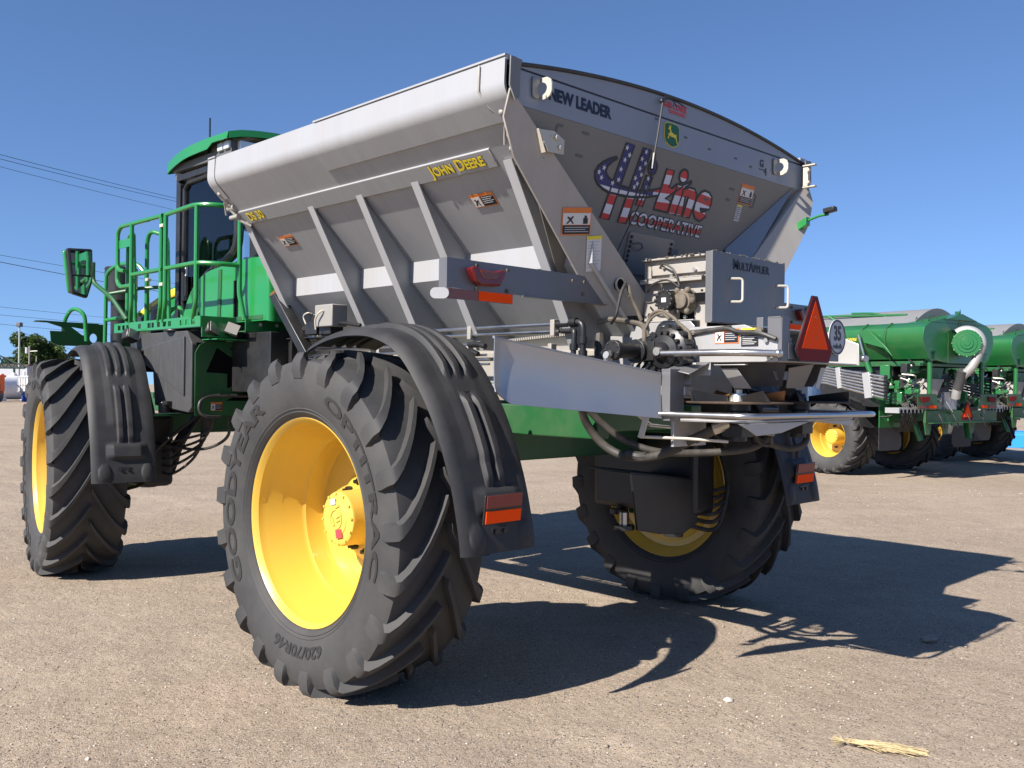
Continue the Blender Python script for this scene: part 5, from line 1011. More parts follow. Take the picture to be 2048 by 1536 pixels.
q = MB(); q.bb((2.3,-.9,1.70), (2.97,.92,2.22)); q.bb((2.25,.25,1.55), (2.35,.75,2.35)); q.build('engine_bay', M['black'], mac, bevel=.01)
# ------------------------------------------------------------------ green air-boom spreaders parked on the right
bg = empty('air_boom_spreader', (0, 0, 0))
tag(bg, 'green air boom spreader with row of steel pipes over its wheel, beside the speed disc', 'spreader', 'green air boom spreaders parked in a row')
def bpart(q, name, m, parent=None, **k): return q.build(name, M[m], parent or bg, **k)
CR2 = [(.545,.26),(.60,.295),(.68,.32),(.76,.335),(.84,.335),(.90,.320),(.945,.296),(.966,.245),(.976,.12),(.979,0)]
t0 = tread(1.018, 20, .305, CR2); t0.xf(Matrix.Diagonal((.766, 1.12, .766, 1)))
def bgwheel(sgn):
    rim = MB(); rim.lathe([(.12,-.12),(.30,-.10),(.345,-.08),(.36,.05),(.375,.07),(.385,.20),(.405,.24),(.415,.30),(.425,.31),(.43,.29),(.40,.1),(.38,-.1),(.41,-.26),(.425,-.30),(.41,-.31),(.38,-.25),(.36,-.15),(.12,-.14)], n=48, closed=True)
    hub = MB(); hub.lathe([(0,.20),(.13,.20),(.155,.18),(.16,.15),(.165,.05),(.17,-.1),(.19,-.12),(.17,-.3),(0,-.3)], n=32)
    for i in range(16): a = i*math.pi/8; hub.cyl((.145*math.cos(a),.18,.145*math.sin(a)), (.145*math.cos(a),.207,.145*math.sin(a)), .010, n=6)
    nut = MB(each=True)
    for i in range(8): a = i*math.pi/4+.3; nut.cyl((.24*math.cos(a),-.12,.24*math.sin(a)), (.24*math.cos(a),-.04,.24*math.sin(a)), .022, n=6)
    ty = MB().merge(t0)
    if sgn < 0:
        for q in (rim, hub, nut, ty): q.flip(1)
    w = bpart(rim, 'wheel', 'yellow', sharp=28); bpart(ty, 'tyre', 'rubber', w, sharp=38); bpart(hub, 'hub', 'yellow', w); bpart(nut, 'lug_nut', 'black', w); return w
wa = bgwheel(1); wa.location = (.32, 1.13, .775); wb_ = bgwheel(-1); wb_.location = (.32, -1.13, .775)
for w, y in ((wa, 1.13), (wb_, -1.13)): c = copy_tree(w, bg); c.location = (4.6, y, .775)
sec = [(.36,2.31),(1.05,2.38),(1.20,2.58),(1.27,2.78),(1.22,2.99),(1.02,3.10),(-1.02,3.10),(-1.22,2.99),(-1.27,2.78),(-1.20,2.58),(-1.05,2.38),(-.36,2.31)]
q = MB(); q.prism([(-1.70,y,z) for y, z in sec], (5.0,0,0)); q.prism([(-1.702,1.02,3.1),(-1.702,.52,3.20),(-1.702,-.52,3.20),(-1.702,-1.02,3.1)], (.5,0,0)); q.prism([(-1.76,.56,3.17),(-1.76,.0,3.30),(-1.76,-.56,3.17)], (.45,0,0))
tank = bpart(q, 'hopper_tank', 'greenb', bevel=.006)
q = MB(); q.grid(lambda u, v: (-1.25+2.9*u, .92-1.84*v, 3.08+.36*math.sin(math.pi*v)), 4, 24); q.add([(-1.25,.92-1.84*i/24,3.08+.36*math.sin(math.pi*i/24)) for i in range(25)], [tuple(range(25))]); bpart(q, 'tank_cover', 'tarp', tank, sharp=50)
q = MB(each=True)
for x in (-.35, -.9): q.prism([(x,.36,2.29),(x,1.07,2.36),(x,1.22,2.57),(x,1.29,2.78),(x,1.24,3.0),(x,1.03,3.12),(x,1.0,3.09)], (.045,0,0))
for x, y in ((-1.55,.9),(-1.2,.75),(-1.5,.55),(-1.25,.3),(-1.66,0)): q.box((x,y,3.14 if y else 3.33), (.10,.05,.05)); q.tube([(x,y,3.15),(x-.05,y,3.24 if y else 3.39)], .01, 6)
bpart(q, 'strap', 'greend', tank, bevel=.004)
q = MB()
for y in (.55, -.55): q.tube([(-.9,y,3.30),(2.5,y,3.42)], .025, 8); q.tube(spline([(-.6,y,3.2),(-.2,y,3.36),(.4,y,3.40)]), .022, 8); q.tube([(.6,y,3.12),(1.0,y,3.38)], .03, 8); q.tube([(1.8,y,3.12),(1.8,y,3.40)], .03, 8)
q.tube([(0,.55,3.33),(0,-.55,3.33)], .03, 8); q.tube([(1.4,.55,3.38),(1.4,-.55,3.38)], .03, 8); bpart(q, 'top_rails', 'greenb', tank)
F = frame((0, 1.262, 2.80), (-1,0,0), (0,0,1)); put('name_band', shape_mesh([rect(-2.5,-.045,.20,.06)], .001), frame((0,1.268,2.785),(-1,0,0),(0,-.03,.2)), M['greend'], tank, .003)
T2('lettering', 'JOHN DEERE', .23-.22, .0, .09, 'yel', frame((0,1.268,2.79),(-1,0,0),(0,-.03,.2)), tank, .0, .9, dz=.006)
put('emblem', shape_mesh([ell(0,0,.055,.06,16)], .002), frame((-1.703,-.02,3.10),(0,-1,0),(0,0,1)), M['yel'], tank, .006); put('emblem', shape_mesh([ell(0,0,.046,.051,16)], .002), frame((-1.703,-.02,3.10),(0,-1,0),(0,0,1)), M['greenf'], tank, .009)
q = MB(); q.plate([(-1.71,.42,2.92),(-1.71,.02,2.92),(-1.71,.02,2.40),(-1.71,.42,2.31)], .01); bpart(q, 'tank_recess', 'greend', tank)
# air drum and the curved steel pipe
dc = V((-1.95,.17,2.70)); da = V((-.54,.84,0)).normalized()
q = MB(); q.lathe([(0,.13),(.05,.13),(.06,.12),(.11,.12),(.12,.10),(.18,.10),(.19,.085),(.25,.085),(.27,.07),(.27,-.20),(0,-.20)], dc, da, 40)
for i in range(12): a = i*math.pi/6; e1 = V((da.y,-da.x,0)); q.ball(dc+da*.075+e1*.265*math.cos(a)+V((0,0,.265*math.sin(a))), .016, 4)
bpart(q, 'air_drum', 'greenb')
e1 = V((-da.y, da.x, 0)); e1 = V((da.y,-da.x,0)) if e1.y > 0 else e1
P = [dc-da*.06+e1*(.27*math.cos(t))+V((0,0,.27*math.sin(t))) for t in [R(130-i*12) for i in range(14)]]
P = spline(P+[dc-da*.05+e1*.10+V((0,0,-.46)), V((-1.80,.10,2.02)), V((-1.70,.08,1.75)), V((-1.66,.05,1.62))], 3)
q = MB(); q.tube(P, .085, 14); dp = bpart(q, 'air_duct', 'steel_clean', sharp=60)
q = MB(); q.tube([V((-1.865,.155,2.17)), V((-1.80,.10,2.02)), V((-1.72,.085,1.80))], .098, 16); bpart(q, 'duct_sleeve', 'plasticg', dp)
q = MB(); q.prism([(-1.57,.22,1.66),(-1.57,-.14,1.66),(-1.57,-.16,1.38),(-1.57,.10,1.38)], (.16,0,0)); q.prism([(-1.575,.30,1.74),(-1.575,.0,1.74),(-1.575,.12,1.38),(-1.575,.30,1.38)], (.14,0,0)); bpart(q, 'duct_foot', 'steel_clean', dp, bevel=.01)
# frame, beam, plates, lamps
q = MB(); q.bb((-1.66,-1.50,1.13), (-1.58,1.04,1.37)); q.bb((-1.78,-1.48,1.125), (-1.661,1.02,1.14)); q.bb((-1.58,.42,1.15), (5.4,.52,1.40)); q.bb((-1.58,-.52,1.15), (5.4,-.42,1.40)); q.bb((-1.6,-1.1,2.24), (3.2,-1.0,2.34)); q.bb((-1.6,1.0,2.24), (3.2,1.1,2.34)); q.bb((-1.6,-1.2,2.24), (-1.5,1.2,2.30)); q.bb((.2,-.9,.66), (.44,.9,.86)); q.bb((4.5,-.9,.66), (4.7,.9,.86))
bf = bpart(q, 'frame', 'greend', bevel=.01)
for s in (1, -1):
    q = MB(); q.plate([(-1.70,s*1.42,1.70),(-1.70,s*.80,1.70),(-1.70,s*.66,1.40),(-1.70,s*1.42,1.40)], .01); pl = bpart(q, 'lamp_plate', 'greend', bevel=.002)
    q = MB(); q.prism([(-1.706,s*1.36,1.64),(-1.706,s*1.05,1.65),(-1.706,s*1.08,1.55),(-1.706,s*1.30,1.53)], (-.03,0,0)); bpart(q, 'tail_lamp', 'redtri', pl, bevel=.006)
    q = MB(); q.bb((-1.712,s*1.38,1.42), (-1.706,s*1.10,1.475)); bpart(q, 'reflector_strip', 'reddk', pl); q = MB(); q.bb((-1.712,s*1.06,1.42), (-1.706,s*.80,1.475)); bpart(q, 'reflector_strip', 'fluo', pl)
    q = MB(); q.cyl((-1.64,s*.93,1.70), (-1.64,s*.93,2.38), .045, n=12); q.box((-1.64,s*.93,2.44), (.12,.14,.18)); q.tube([(-1.7,s*.85,2.55),(-1.7,s*1.0,2.56)], .01, 6); bpart(q, 'post', 'greenb', bevel=.006)
    q = MB(); q.grid(lambda u, v: (.32-.86*math.cos(R(150*u+15)), s*(1.50-.66*v), .78+.86*math.sin(R(150*u+15))+.02*math.sin(v*9)), 24, 6); bpart(q, 'fender', 'plastic', solid=.012)
    q = MB(); q.prism([(-1.02,s*1.62,1.02),(-1.02,s*1.62,1.48),(-1.02,s*1.52,1.55),(-1.02,s*1.0,1.55),(-1.02,s*.92,1.02)], (.02,0,0)); q.prism([(-1.0,s*1.62,1.46),(-.62,s*1.55,1.62),(-.62,s*.9,1.62),(-1.0,s*.92,1.50)], (0,0,.012)); q.box((-1.05,s*1.38,1.23), (.04,.02,.15)); bpart(q, 'mudguard', 'greenb', bevel=.004)
    q = MB(); q.prism([(-1.03,s*1.64,1.015),(-1.03,s*1.64,.60),(-1.03,s*1.60,.57),(-1.03,s*.98,.57),(-1.03,s*.90,.66),(-1.03,s*.90,.84),(-1.03,s*1.0,1.015)], (.015,0,0)); bpart(q, 'mud_flap', 'plastic')
    q = MB(each=True); q.cyl((-1.30,s*.95,1.18), (-1.42,s*.86,.78), .06, n=14); q.cyl((-1.12,s*1.12,1.36), (-1.24,s*1.04,1.5), .07, n=12); q.cyl((-1.0,s*1.30,1.32), (-1.2,s*1.18,1.45), .055, n=12); q.cyl((-.50,s*1.36,2.40),(-.62,s*1.34,2.10), .055, n=12); q.prism([(-.35,s*1.30,2.95),(-.55,s*1.32,2.98),(-.95,s*1.30,2.62),(-1.1,s*1.3,2.42),(-.9,s*1.3,2.6),(-.45,s*1.3,2.72)], (0,s*.03,0)); bpart(q, 'lift_cylinder', 'greenb', bevel=.004)
    q = MB(each=True); q.cyl((-1.30,s*.95,1.18), (-1.20,s*1.03,1.52), .022, n=10); q.cyl((-.50,s*1.36,2.40), (-.36,s*1.38,2.88), .024, n=10); bpart(q, 'rod', 'chrome')
    q = MB(each=True)
    for i in range(7): q.tube([(-1.30,s*1.88,2.02-.068*i),(-.0,s*1.92,2.205-.052*i),(1.6,s*1.96,2.36-.052*i)], .024, 10)
    pb = bpart(q, 'boom_pipe', 'chrome'); q = MB(each=True); q.box((-.95,s*1.905,1.855), (.16,.07,.50), (0,R(8),0)); q.box((-.30,s*1.91,2.0), (.10,.07,.42), (0,R(8),0)); q.box((.9,s*1.94,2.15), (.10,.07,.42), (0,R(8),0)); bpart(q, 'pipe_clip', 'steel_clean', bevel=.006)
    q = MB(each=True)
    for i in range(7): q.cyl((-1.345,s*1.88,2.02-.068*i), (-1.30,s*1.88,2.02-.068*i), .034, n=12)
    bpart(q, 'pipe_end', 'black')
    q = MB(); q.bb((-1.60,s*.98,1.40), (-1.30,s*1.86,1.43)); q.bb((-1.60,s*.98,1.33), (-1.30,s*1.86,1.398)); tr_ = bpart(q, 'outlet_rack', 'steel_clean'); q = MB(each=True)
    for i in range(7): q.cyl((-1.606,s*(1.04+.125*i),1.362), (-1.601,s*(1.04+.125*i),1.362), .040, n=12)
    bpart(q, 'outlet', 'void', tr_)
q = MB(); q.prism([(-1.50,.82,2.22),(-1.50,.20,2.22),(-1.50,.30,2.0),(-1.50,.75,2.0)], (.5,0,0)); bpart(q, 'meter_hopper', 'greend', bevel=.004); q = MB(); q.prism([(-1.52,.80,1.998),(-1.52,.22,1.998),(-1.52,.50,1.62),(-1.52,.85,1.62)], (.5,0,0)); q.prism([(-1.54,.85,1.62),(-1.54,.42,1.62),(-1.54,.20,1.38),(-1.54,.52,1.38)], (.4,0,0)); bpart(q, 'meter_chute', 'steel_dirty', bevel=.006)
q = MB(); q.plate([(-1.668,-.34,1.54),(-1.668,-.40,1.54),(-1.668,-.58,1.24),(-1.668,-.55,1.18),(-1.668,-.19,1.18),(-1.668,-.16,1.24)], .008); t_ = bpart(q, 'slow_vehicle_triangle', 'redtri'); q = MB(); q.plate([(-1.676,-.37,1.50),(-1.676,-.52,1.235),(-1.676,-.22,1.235)], .004); bpart(q, 'triangle_face', 'fluo', t_)
q = MB(); q.bb((-1.67,-1.04,1.30), (-1.665,-.94,1.66)); t_ = bpart(q, 'speed_disc', 'steel_dark'); put('disc_face', shape_mesh([ell(0,0,.09,.10,24)], .004), frame((-1.672,-1.0,1.60),(0,-1,0),(0,0,1)), M['greyfilm'], t_, .004)
rg = random.Random(21); q = MB(each=True); q2 = MB(each=True); q3 = MB(each=True); q4 = MB(each=True)
for i in range(46):    # pumps, valves and brackets packed behind the beam
    p = V((rg.uniform(-1.45,-.7), rg.choice((1,1,-1))*rg.uniform(.15,1.45) if i > 12 else rg.uniform(.9,1.5), rg.uniform(1.45,2.2))); d = (rg.uniform(.06,.20), rg.uniform(.06,.22), rg.uniform(.06,.28))
    (q if i % 4 else q4).box(p, d, (0,0,rg.uniform(-.3,.3)))
    if i % 3 == 0: q.cyl(p+V((-.1,0,0)), p+V((-.2,0,0)), rg.uniform(.03,.06), n=10)
    if i % 4 == 0: q3.ball(p+V((-.14,.02,.05)), rg.uniform(.02,.035), 5)
for i in range(54):
    a = V((rg.uniform(-1.55,-1.0), rg.choice((1,1,-1))*rg.uniform(.3,1.45), rg.uniform(1.4,2.25))); b = a+V((rg.uniform(-.2,.2), rg.uniform(-.5,.5), rg.uniform(-.5,.2))); m_ = (a+b)/2+V((-.12,0,rg.uniform(-.15,.12))); (q3 if i % 5 == 0 else q2).tube(spline([a,m_,b],6), rg.uniform(.008,.018), 6)
for i in range(9): a = V((-1.2,1.45-.06*i,1.6)); q2.tube(spline([a,a+V((-.25,.05,-.15)),a+V((-.2,.02,-.45)),a+V((-.05,-.1,-.65))],6), .012, 6)
for i in range(4): q2.tube(spline([(-1.70,-.8+.5*i,1.30),(-1.78,-.78+.5*i,1.18),(-1.76,-.9+.5*i,1.02),(-1.68,-1.0+.5*i,1.15)],6), .010, 6)
bpart(q, 'pump', 'greenb', bevel=.008); bpart(q2, 'hose', 'hose'); bpart(q3, 'valve', 'bolt'); bpart(q4, 'valve_block', 'black', bevel=.006)
q = MB(); q.bb((-.9,-1.0,1.42), (3.5,1.0,2.23)); bpart(q, 'machinery_core', 'black'); q = MB(); q.bb((-.05,-.72,.42), (.75,.72,1.12)); bpart(q, 'axle_shade_box', 'black', bevel=.05); q = MB(); q.bb((2.6,-.95,1.3), (4.6,.95,3.2)); q.bb((4.6,-.6,1.3), (6.2,.6,2.4)); bpart(q, 'cab_body', 'greenb', bevel=.05)  # black box round the axle is added to block sunlight and darken the underside
q = MB(each=True)
for y in (.95,.35,-.6): q.plate([(-1.62,y+.12,1.13),(-1.62,y-.12,1.13),(-1.62,y-.06,.90),(-1.62,y+.06,.90)], .03)
bpart(q, 'tow_bracket', 'greend', bevel=.004)
bg2 = copy_tree(bg)
AB = R(-10); bg.location = (4.0395, -14.777, 0); bg.rotation_euler = (0, 0, AB)
bg2.location = (4.0395+.20, -14.777-5.6, 0); bg2.rotation_euler = (0, 0, AB)
bg2['label'] = 'green air boom spreader half hidden behind another, closest to the bright blue pallet'
# ------------------------------------------------------------------ far left: tank, tote, drum, building, poles, tree, tractor, boom
def th(q, name, m, label, cat, group=None, **k): return tag(q.build(name, M[m], **k), label, cat, group)
M['wtank'] = mat('white_tank_paint', (.74,.74,.75), .5, dirt=.5, dirtc=(.42,.36,.30), dscale=1.2); M['wbuild'] = mat('pale_siding', (.42,.44,.48), .7, dirt=.2, dscale=.4); M['brown'] = mat('brown_roof', (.10,.075,.06), .8); M['wood'] = mat('weathered_pole', (.30,.27,.24), .85, dirt=.3, dscale=4); M['galv'] = mat('galvanised_pole', (.42,.42,.40), .5, .3)
M['blue'] = mat('blue_plastic', (.012,.05,.30), .45); M['skyblue'] = mat('bright_blue_cover', (.02,.25,.75), .5); M['wire'] = mat('cable_black', (.02,.02,.025), .7); M['darkgreen'] = mat('dark_green_paint', (.004,.022,.012), .5)
M['orange'] = mat('orange_paint', (.75,.13,.02), .45)
X0 = 47.0
def fp(px, dist, py):  # a yard position: direction by image column, distance along the view axis, height by row
    c = cam.matrix_world; d = -(c.col[2].xyz); r = c.col[0].xyz; u = c.col[1].xyz; f = 1868.56
    return c.translation+(d+r*((px-1024)/f)+u*((768-py)/f))*dist
B0 = fp(27, 77, 822); B0.z = 0
sidev = V((_r2.x, _r2.y, 0)).normalized(); fwd = V((_d.x, _d.y, 0)).normalized()
tk_ = empty('storage_tank', B0); tag(tk_, 'white horizontal steel tank lying on the ground behind the front wheel', 'tank')
q = MB(); ax_ = (sidev*.42+fwd*.9).normalized(); q.lathe([(0,-2.35),(.5,-2.3),(.9,-2.1),(.98,-1.9),(.98,1.9),(.9,2.1),(.5,2.3),(0,2.35)], (0,0,1.10), ax_, 36); q.build('shell', M['wtank'], tk_); q = MB(); q.cyl((0,0,2.04), (0,0,2.22), .22); q.cyl((0,0,2.22), (0,0,2.32), .10); q.build('lid', M['wtank'], tk_)
q = MB()
for s in (-1.4,1.4): q.box(ax_*s+V((0,0,.14)), (.4,1.5,.28), (0,0,math.atan2(ax_.y, ax_.x)))
q.build('cradle', M['wtank'], tk_)
B1 = fp(57, 74, 822); B1.z = 0; to = empty('tote', B1, .4); tag(to, 'white caged plastic tote standing on a blue drum pallet beside the white tank', 'tote')
q = MB(); q.box((0,0,1.35), (1.05,1.05,1.10)); q.build('bottle', M['white'], to, bevel=.05); q = MB()
for i in range(5):
    for s in (1, -1): q.box((-.56+.28*i, s*.56, 1.35), (.03,.03,1.2)); q.box((s*.56, -.56+.28*i, 1.35), (.03,.03,1.2))
for z in (.80, 1.35, 1.93):
    for s in (1, -1): q.box((0, s*.56, z), (1.15,.035,.035)); q.box((s*.56, 0, z), (.035,1.15,.035))
q.build('cage', M['galv'], to); q = MB(); q.cyl((0,0,0.02), (0,0,.74), .52, n=24); q.lathe([(.525,.3),(.545,.33),(.525,.36)], ax=(0,0,1)); q.build('drum', M['blue'], to)
B2 = fp(25, 92, 810); B2.z = 0; bd = empty('shed', B2, math.atan2(sidev.y, sidev.x)); tag(bd, 'long pale grey shed with flat dark roof edge behind the white tank', 'shed')
q = MB(); q.box((-5.4,3,1.55), (13.6,6,3.1)); q.build('wall', M['wbuild'], bd); q = MB(); q.box((-5.4,3,3.17), (14.0,6.4,.14)); q.build('roof', M['brown'], bd); q = MB(); q.box((1.1,-.03,2.2), (.14,.05,.7)); q.build('sign', M['white'], bd)
B3 = fp(95, 100, 810); B3.z = 0; b3 = empty('house', B3, math.atan2(sidev.y, sidev.x)); tag(b3, 'low brown roofed house with a white wall between the poles and the front tyre', 'house')
q = MB(); q.prism([(-3.3,-.3,2.1),(-3.3,3,3.3),(-3.3,6.3,2.1)], (9,0,0)); q.build('roof', M['brown'], b3); q = MB(); q.box((1.2,3,1.04), (8.4,5.6,2.08)); q.build('wall', M['white'], b3); q = MB(); q.box((-1.0,.19,1.2), (.6,.04,.5)); q.build('window', M['void'], b3)
def pole(px, dist, py_top, r, name, label, cat, kind):
    t = fp(px, dist, py_top); o = empty(name, (t.x, t.y, 0)); tag(o, label, cat); h = t.z
    q = MB(); q.cyl((0,0,-.2), (0,0,h), r, r*.75, 12); q.build('pole', M['galv'] if kind == 0 else M['wood'], o)
    if kind == 0: q = MB(); q.box((0,0,h+.12), (.42,.38,.40), (0,0,.5)); q.build('lamp_head', M['trim'], o, bevel=.03)
    if kind == 1:
        q = MB(); q.tube([(0,0,h-.55),(sidev.x*.8,sidev.y*.8,h-.5)], .05, 6); q.tube([(0,0,h-2.2),(-sidev.x*1.1,-sidev.y*1.1,h-1.9)], .05, 6); q.build('arm', M['galv'], o); q = MB(); q.cyl(V((0,0,h-.75))-sidev*.25, V((0,0,h-.15))-sidev*.25, .17); q.build('transformer', M['greyfilm'], o)
    return o
pole(39, 85, 652, .095, 'light_pole', 'tall bare metal light pole with a square lamp head before the tree', 'light pole', 0)
pole(59, 95, 692, .10, 'utility_pole', 'wooden utility pole with a small transformer in front of the tree', 'utility pole', 1)
pole(73, 100, 712, .08, 'fence_post_pole', 'short plain wooden pole without any fittings, between transformer pole and tyre', 'pole', 2)
# tractor and dark boom at the far left edge
B4 = fp(-6, 72, 824); B4.z = 0; tr4 = empty('tractor', B4, .3); tag(tr4, 'dark tractor with orange parts standing beside the white tank', 'tractor')
q = MB(); q.lathe([(.3,-.3),(.78,-.3),(.82,-.15),(.82,.15),(.78,.3),(.3,.3)], (0,0,.82), sidev, 36, True); 
for i in range(30): a = i*math.pi/15; q.box(V((0,0,.82))+fwd*.82*math.cos(a)+V((0,0,.82*math.sin(a))), (.09,.09,.09))
q.build('tyre', M['rubber'], tr4); q = MB(); q.box((.0,-.2,2.0), (.7,.6,.16)); q.tube([(.0,-.2,2.0),(.3,-.6,2.15),(.6,-.9,2.1)], .06, 8); q.box((.35,-.65,1.85), (.20,.20,.45)); q.box((-.3,0,1.4), (.5,.5,1.1)); q.build('orange_frame', M['orange'], tr4, bevel=.02); q = MB(); q.box(sidev*.25+V((0,0,.75)), (.08,.25,.12)); q.build('reflector', M['fluo'], tr4)
B5 = fp(-8, 82, 745); B5.z = 0; tr5 = empty('folded_boom', B5, math.atan2(sidev.y, sidev.x)); tag(tr5, 'dark green folded sprayer boom standing in front of the pale grey shed', 'boom')
q = MB(); q.box((-.2,0,2.75), (5.4,.16,.14)); q.box((-.2,0,3.1), (5.4,.14,.09)); 
for i in range(9): q.tube([(-2.8+.6*i,0,2.75),(-2.5+.6*i,0,3.1),(-2.2+.6*i,0,2.75)], .04, 6)
for x in (-1.4, 1.6): q.box((x,0,1.38), (.14,.14,2.72))
for i in range(6): q.tube([(-1.6+.5*i,.05,3.1),(-1.3+.5*i,0,4.5-.2*i),(-.8+.5*i,-.05,4.3-.22*i),(-.3+.5*i,0,3.1)], .07, 6)
q.build('truss', M['darkgreen'], tr5); q = MB()
for x in (-1.4, 1.6): q.box((x,0,.03), (.5,.5,.06))
q.build('foot', M['greend'], tr5)
q = MB(); B6 = V((4.9,-27.2,0)); q.box(B6+V((0,0,.22)), (1.6,1.6,.44), (0,0,.4)); q.box(B6+V((0,0,.46)), (1.5,1.5,.06), (0,0,.4)); th(q, 'covered_pallet', 'skyblue', 'bright blue covered pallet on the ground beyond the parked green spreaders', 'pallet', bevel=.04)
# trees
M['bark'] = mat('bark', (.10,.08,.06), .9, bump=.5, bscale=12)
def leaf_mat():
    m = mat('leaf_green', (.045,.085,.020), .6, 0, .3); nt = m.node_tree; N = nt.nodes; L = nt.links; b = N["Principled BSDF"]
    o = N.new("ShaderNodeObjectInfo"); n = N.new("ShaderNodeTexNoise"); n.inputs["Scale"].default_value = .9; n.inputs["Detail"].default_value = 3; tc = N.new("ShaderNodeTexCoord"); L.new(tc.outputs["Object"], n.inputs["Vector"])
    r = N.new("ShaderNodeValToRGB"); r.color_ramp.elements[0].position = .35; r.color_ramp.elements[0].color = (.030,.062,.016,1); r.color_ramp.elements[1].position = .68; r.color_ramp.elements[1].color = (.085,.135,.030,1)
    L.new(n.outputs[0], r.inputs[0]); L.new(r.outputs[0], b.inputs["Base Color"])
    t = N.new("ShaderNodeBsdfTranslucent"); L.new(r.outputs[0], t.inputs[0]); mx = N.new("ShaderNodeMixShader"); mx.inputs[0].default_value = .3
    L.new(b.outputs[0], mx.inputs[1]); L.new(t.outputs[0], mx.inputs[2]); L.new(mx.outputs[0], N["Material Output"].inputs[0]); return m
M['leaf'] = leaf_mat()
def tree(base, H, Rc, seed, label, n=9000, ls=.28, group=None):
    rg = random.Random(seed); o = empty('tree', base); tag(o, label, 'tree', group); tm = MB(); clumps = []
    tm.tube(spline([(0,0,-.2),(.1,.05,H*.2),(0,.1,H*.38),(.1,0,H*.6)], 6), .3, 10, rs=None)
    for i in range(13):
        a = rg.uniform(0, 6.28); e = rg.uniform(.15, 1.3); L_ = Rc*rg.uniform(.55, .95); z0 = H*rg.uniform(.25, .5)
        t = V((math.cos(a)*math.cos(e)*L_, math.sin(a)*math.cos(e)*L_, z0+math.sin(e)*L_*.8)); t.z = min(t.z, H*.92)
        P = spline([(0,0,z0), (t.x*.4, t.y*.4, z0+(t.z-z0)*.55), t], 6); k = len(P); tm.tube(P, .1, 6, rs=[.16*(1-.8*j/k) for j in range(k)])
        for j in range(5): clumps.append((P[int(k*(.5+.1*j))-1]+V((rg.gauss(0,.6), rg.gauss(0,.6), rg.gauss(0,.5))), rg.uniform(.7, 1.35)*Rc*.23))
    tm.build('trunk', M['bark'], o); lm = MB()
    for i in range(n):
        c, r = clumps[rg.randrange(len(clumps))]; d = V((rg.gauss(0,1), rg.gauss(0,1), rg.gauss(0,1))).normalized(); p = c+d*r*(rg.random()**.4)*V((1,1,.8)).length/1.62
        if p.z < H*.16: continue
        u = V((rg.gauss(0,1), rg.gauss(0,1), rg.gauss(0,.6))).normalized(); w = u.cross(V((rg.gauss(0,1), rg.gauss(0,1), rg.gauss(0,1)))).normalized(); s = ls*rg.uniform(.6, 1.3)
        lm.add([p-u*s, p-w*s*.45, p+u*s, p+w*s*.45], [(0,1,2,3)])
    lm.build('crown', M['leaf'], o, normals=False); return o
B7 = fp(70, 125, 800); B7.z = 0; tree(B7, 8.9, 4.4, 11, 'broad leafy green tree behind the light pole', 26000, .24)
B8 = fp(122, 135, 800); B8.z = 0; tree(B8, 7.4, 3.6, 12, 'smaller leafy tree half hidden by the front fender', 12000, .2)
B9 = fp(2, 130, 800); B9.z = 0; tree(B9, 4.6, 2.4, 15, 'low dark bush like tree beyond the folded sprayer boom', 3000, .2)
# power lines
def wire(a, b, sag, r, label):
    q = MB(); n = 40; A = fp(*a); B = fp(*b); q.tube([A+(B-A)*(i/n)-V((0,0,sag*4*(i/n)*(1-i/n))) for i in range(n+1)], r, 5); tag(q.build('power_line', M['wire']), label, 'power line', 'overhead power lines')
for a, b, s, r, l in (((-80,40,288),(760,95,472),.5,.013,'uppermost overhead wire crossing the sky behind the cab'), ((-80,40,297),(760,95,470),.6,.013,'second wire just below the uppermost overhead wire'), ((-80,42,312),(760,100,492),.6,.011,'third overhead wire ending behind the cab door'),
                      ((-80,45,496),(700,120,604),.5,.011,'thin overhead wire passing just above the big mirror foot'), ((-80,45,508),(700,120,628),.6,.017,'thick lower overhead wire passing behind the mirror arm'), ((-80,60,605),(600,150,660),.4,.012,'faint high wire well below the mirror'), ((-80,60,622),(600,150,668),.4,.012,'faint wire above the lamp pole head'), ((-80,60,640),(600,150,690),.4,.012,'faint lowest wire near the lamp pole head'), ((41,85,664),(300,120,740),.3,.02,'short service wire running from the lamp pole to the right')): wire(a, b, s, r, l)
# ------------------------------------------------------------------ loose things on the ground
M['stone'] = mat('grey_stone', (.26,.22,.18), .9, var=.3, dscale=30); M['stonew'] = mat('pale_stone', (.55,.50,.43), .9); M['straw'] = mat('dry_straw', (.46,.36,.19), .7, var=.35, dscale=40)
rg = random.Random(4)
def pebble(m, p, r):
    vs = [V(q) for q in ((1,0,0),(-1,0,0),(0,1,0),(0,-1,0),(0,0,1),(0,0,-1))]; rot = rg.uniform(0, 6.28); c, s = math.cos(rot), math.sin(rot); sx, sy, sz = [rg.uniform(.6,1.2) for _ in range(3)]
    m.add([(p[0]+r*(q.x*sx*c-q.y*sy*s), p[1]+r*(q.x*sx*s+q.y*sy*c), p[2]+r*.6*q.z*sz) for q in vs], [(0,2,4),(2,1,4),(1,3,4),(3,0,4),(2,0,5),(1,2,5),(3,1,5),(0,3,5)])
ma, mb_ = MB(), MB(); CX, CY = -4.75, 4.96
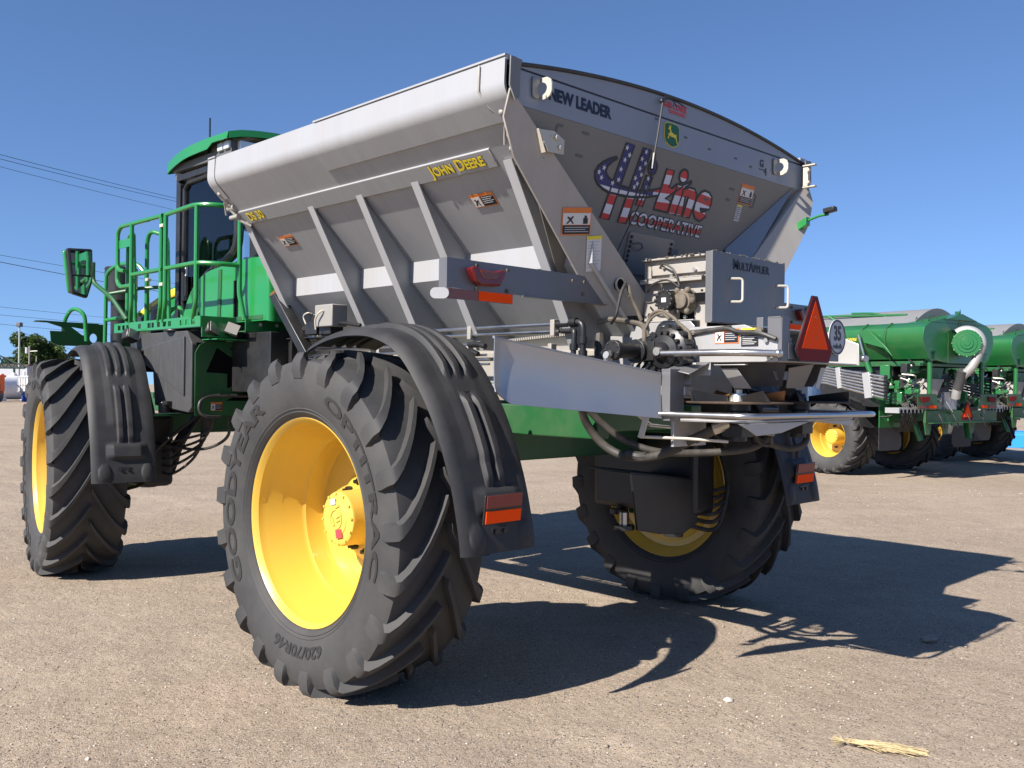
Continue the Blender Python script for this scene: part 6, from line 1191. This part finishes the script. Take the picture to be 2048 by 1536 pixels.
for i in range(15000):
    d = 2.6+16*rg.random()**1.7; a = -YAW+rg.uniform(-.55,.55); x = CX+d*math.cos(a); y = CY+d*math.sin(a); r = rg.choice((.0025,.003,.004,.005,.006))*(1+d/12); r *= 2.2 if rg.random() < .012 else 1
    if noise.noise(V((x*.8, y*.8, 5)))+.35 < rg.random()*.9: continue
    pebble(mb_ if rg.random() < .22 else ma, (x, y, gz(x, y)+r*.25), r)
for i in range(90):  # a patch of pale gravel near the spinner shadow
    x, y = -1.95+rg.gauss(0,.22), -.05+rg.gauss(0,.45); pebble(mb_, (x, y, gz(x, y)+.004), rg.uniform(.004,.009))
tag(ma.build('gravel', M['stone'], normals=False, sharp=180), kind='stuff'); tag(mb_.build('pale_gravel', M['stonew'], normals=False, sharp=180), kind='stuff')
def rock(loc, d, label, m, seed):
    q = MB(); q.ball((0,0,0), 1, 7); r2 = random.Random(seed); q.v = [tuple(V(p)*(1+.28*noise.noise(V(p)*1.3+V((seed,0,0))))) for p in q.v]; q.v = [(p[0]*d[0], p[1]*d[1], p[2]*d[2]) for p in q.v]
    o = q.build('stone', M[m], sharp=25); o.location = (loc[0], loc[1], gz(loc[0], loc[1])+d[2]*.55); tag(o, label, 'stone')
rock((-2.074,-1.856), (.05,.075,.028), 'flat dark stone lying inside the shadow of the guard rails', 'stone', 3); rock((-1.817,.344), (.024,.03,.014), 'small pale stone beside the pale gravel patch', 'stonew', 5)
q = MB(); a = V((-2.576,.467,.012)); b = V((-2.93,.300,.006)); ud = (b-a).normalized(); wd = V((-ud.y, ud.x, 0))
for i in range(150):
    o1 = rg.gauss(0,.014); L_ = (b-a).length*rg.uniform(.35,1.0); s0 = rg.uniform(0,.14); p = a+ud*s0+wd*o1+V((0,0,rg.uniform(0,.02))); e_ = p+ud*(L_-s0)+wd*(rg.gauss(0,.02)); e_.z = rg.uniform(.002,.014)
    q.tube([p, (p+e_)/2+V((0,0,rg.uniform(0,.012)))+wd*rg.gauss(0,.008), e_], rg.uniform(.0012,.002), 4)
for i in range(40): p = a+V((0,0,.005)); e_ = p-ud*rg.uniform(.02,.07)+wd*rg.gauss(0,.03)+V((0,0,rg.uniform(-.003,.012))); q.tube([p, e_], .001, 4)
tag(q.build('straw_tuft', M['straw']), 'pulled out tuft of dry yellow straw lying on the gravel', 'straw')
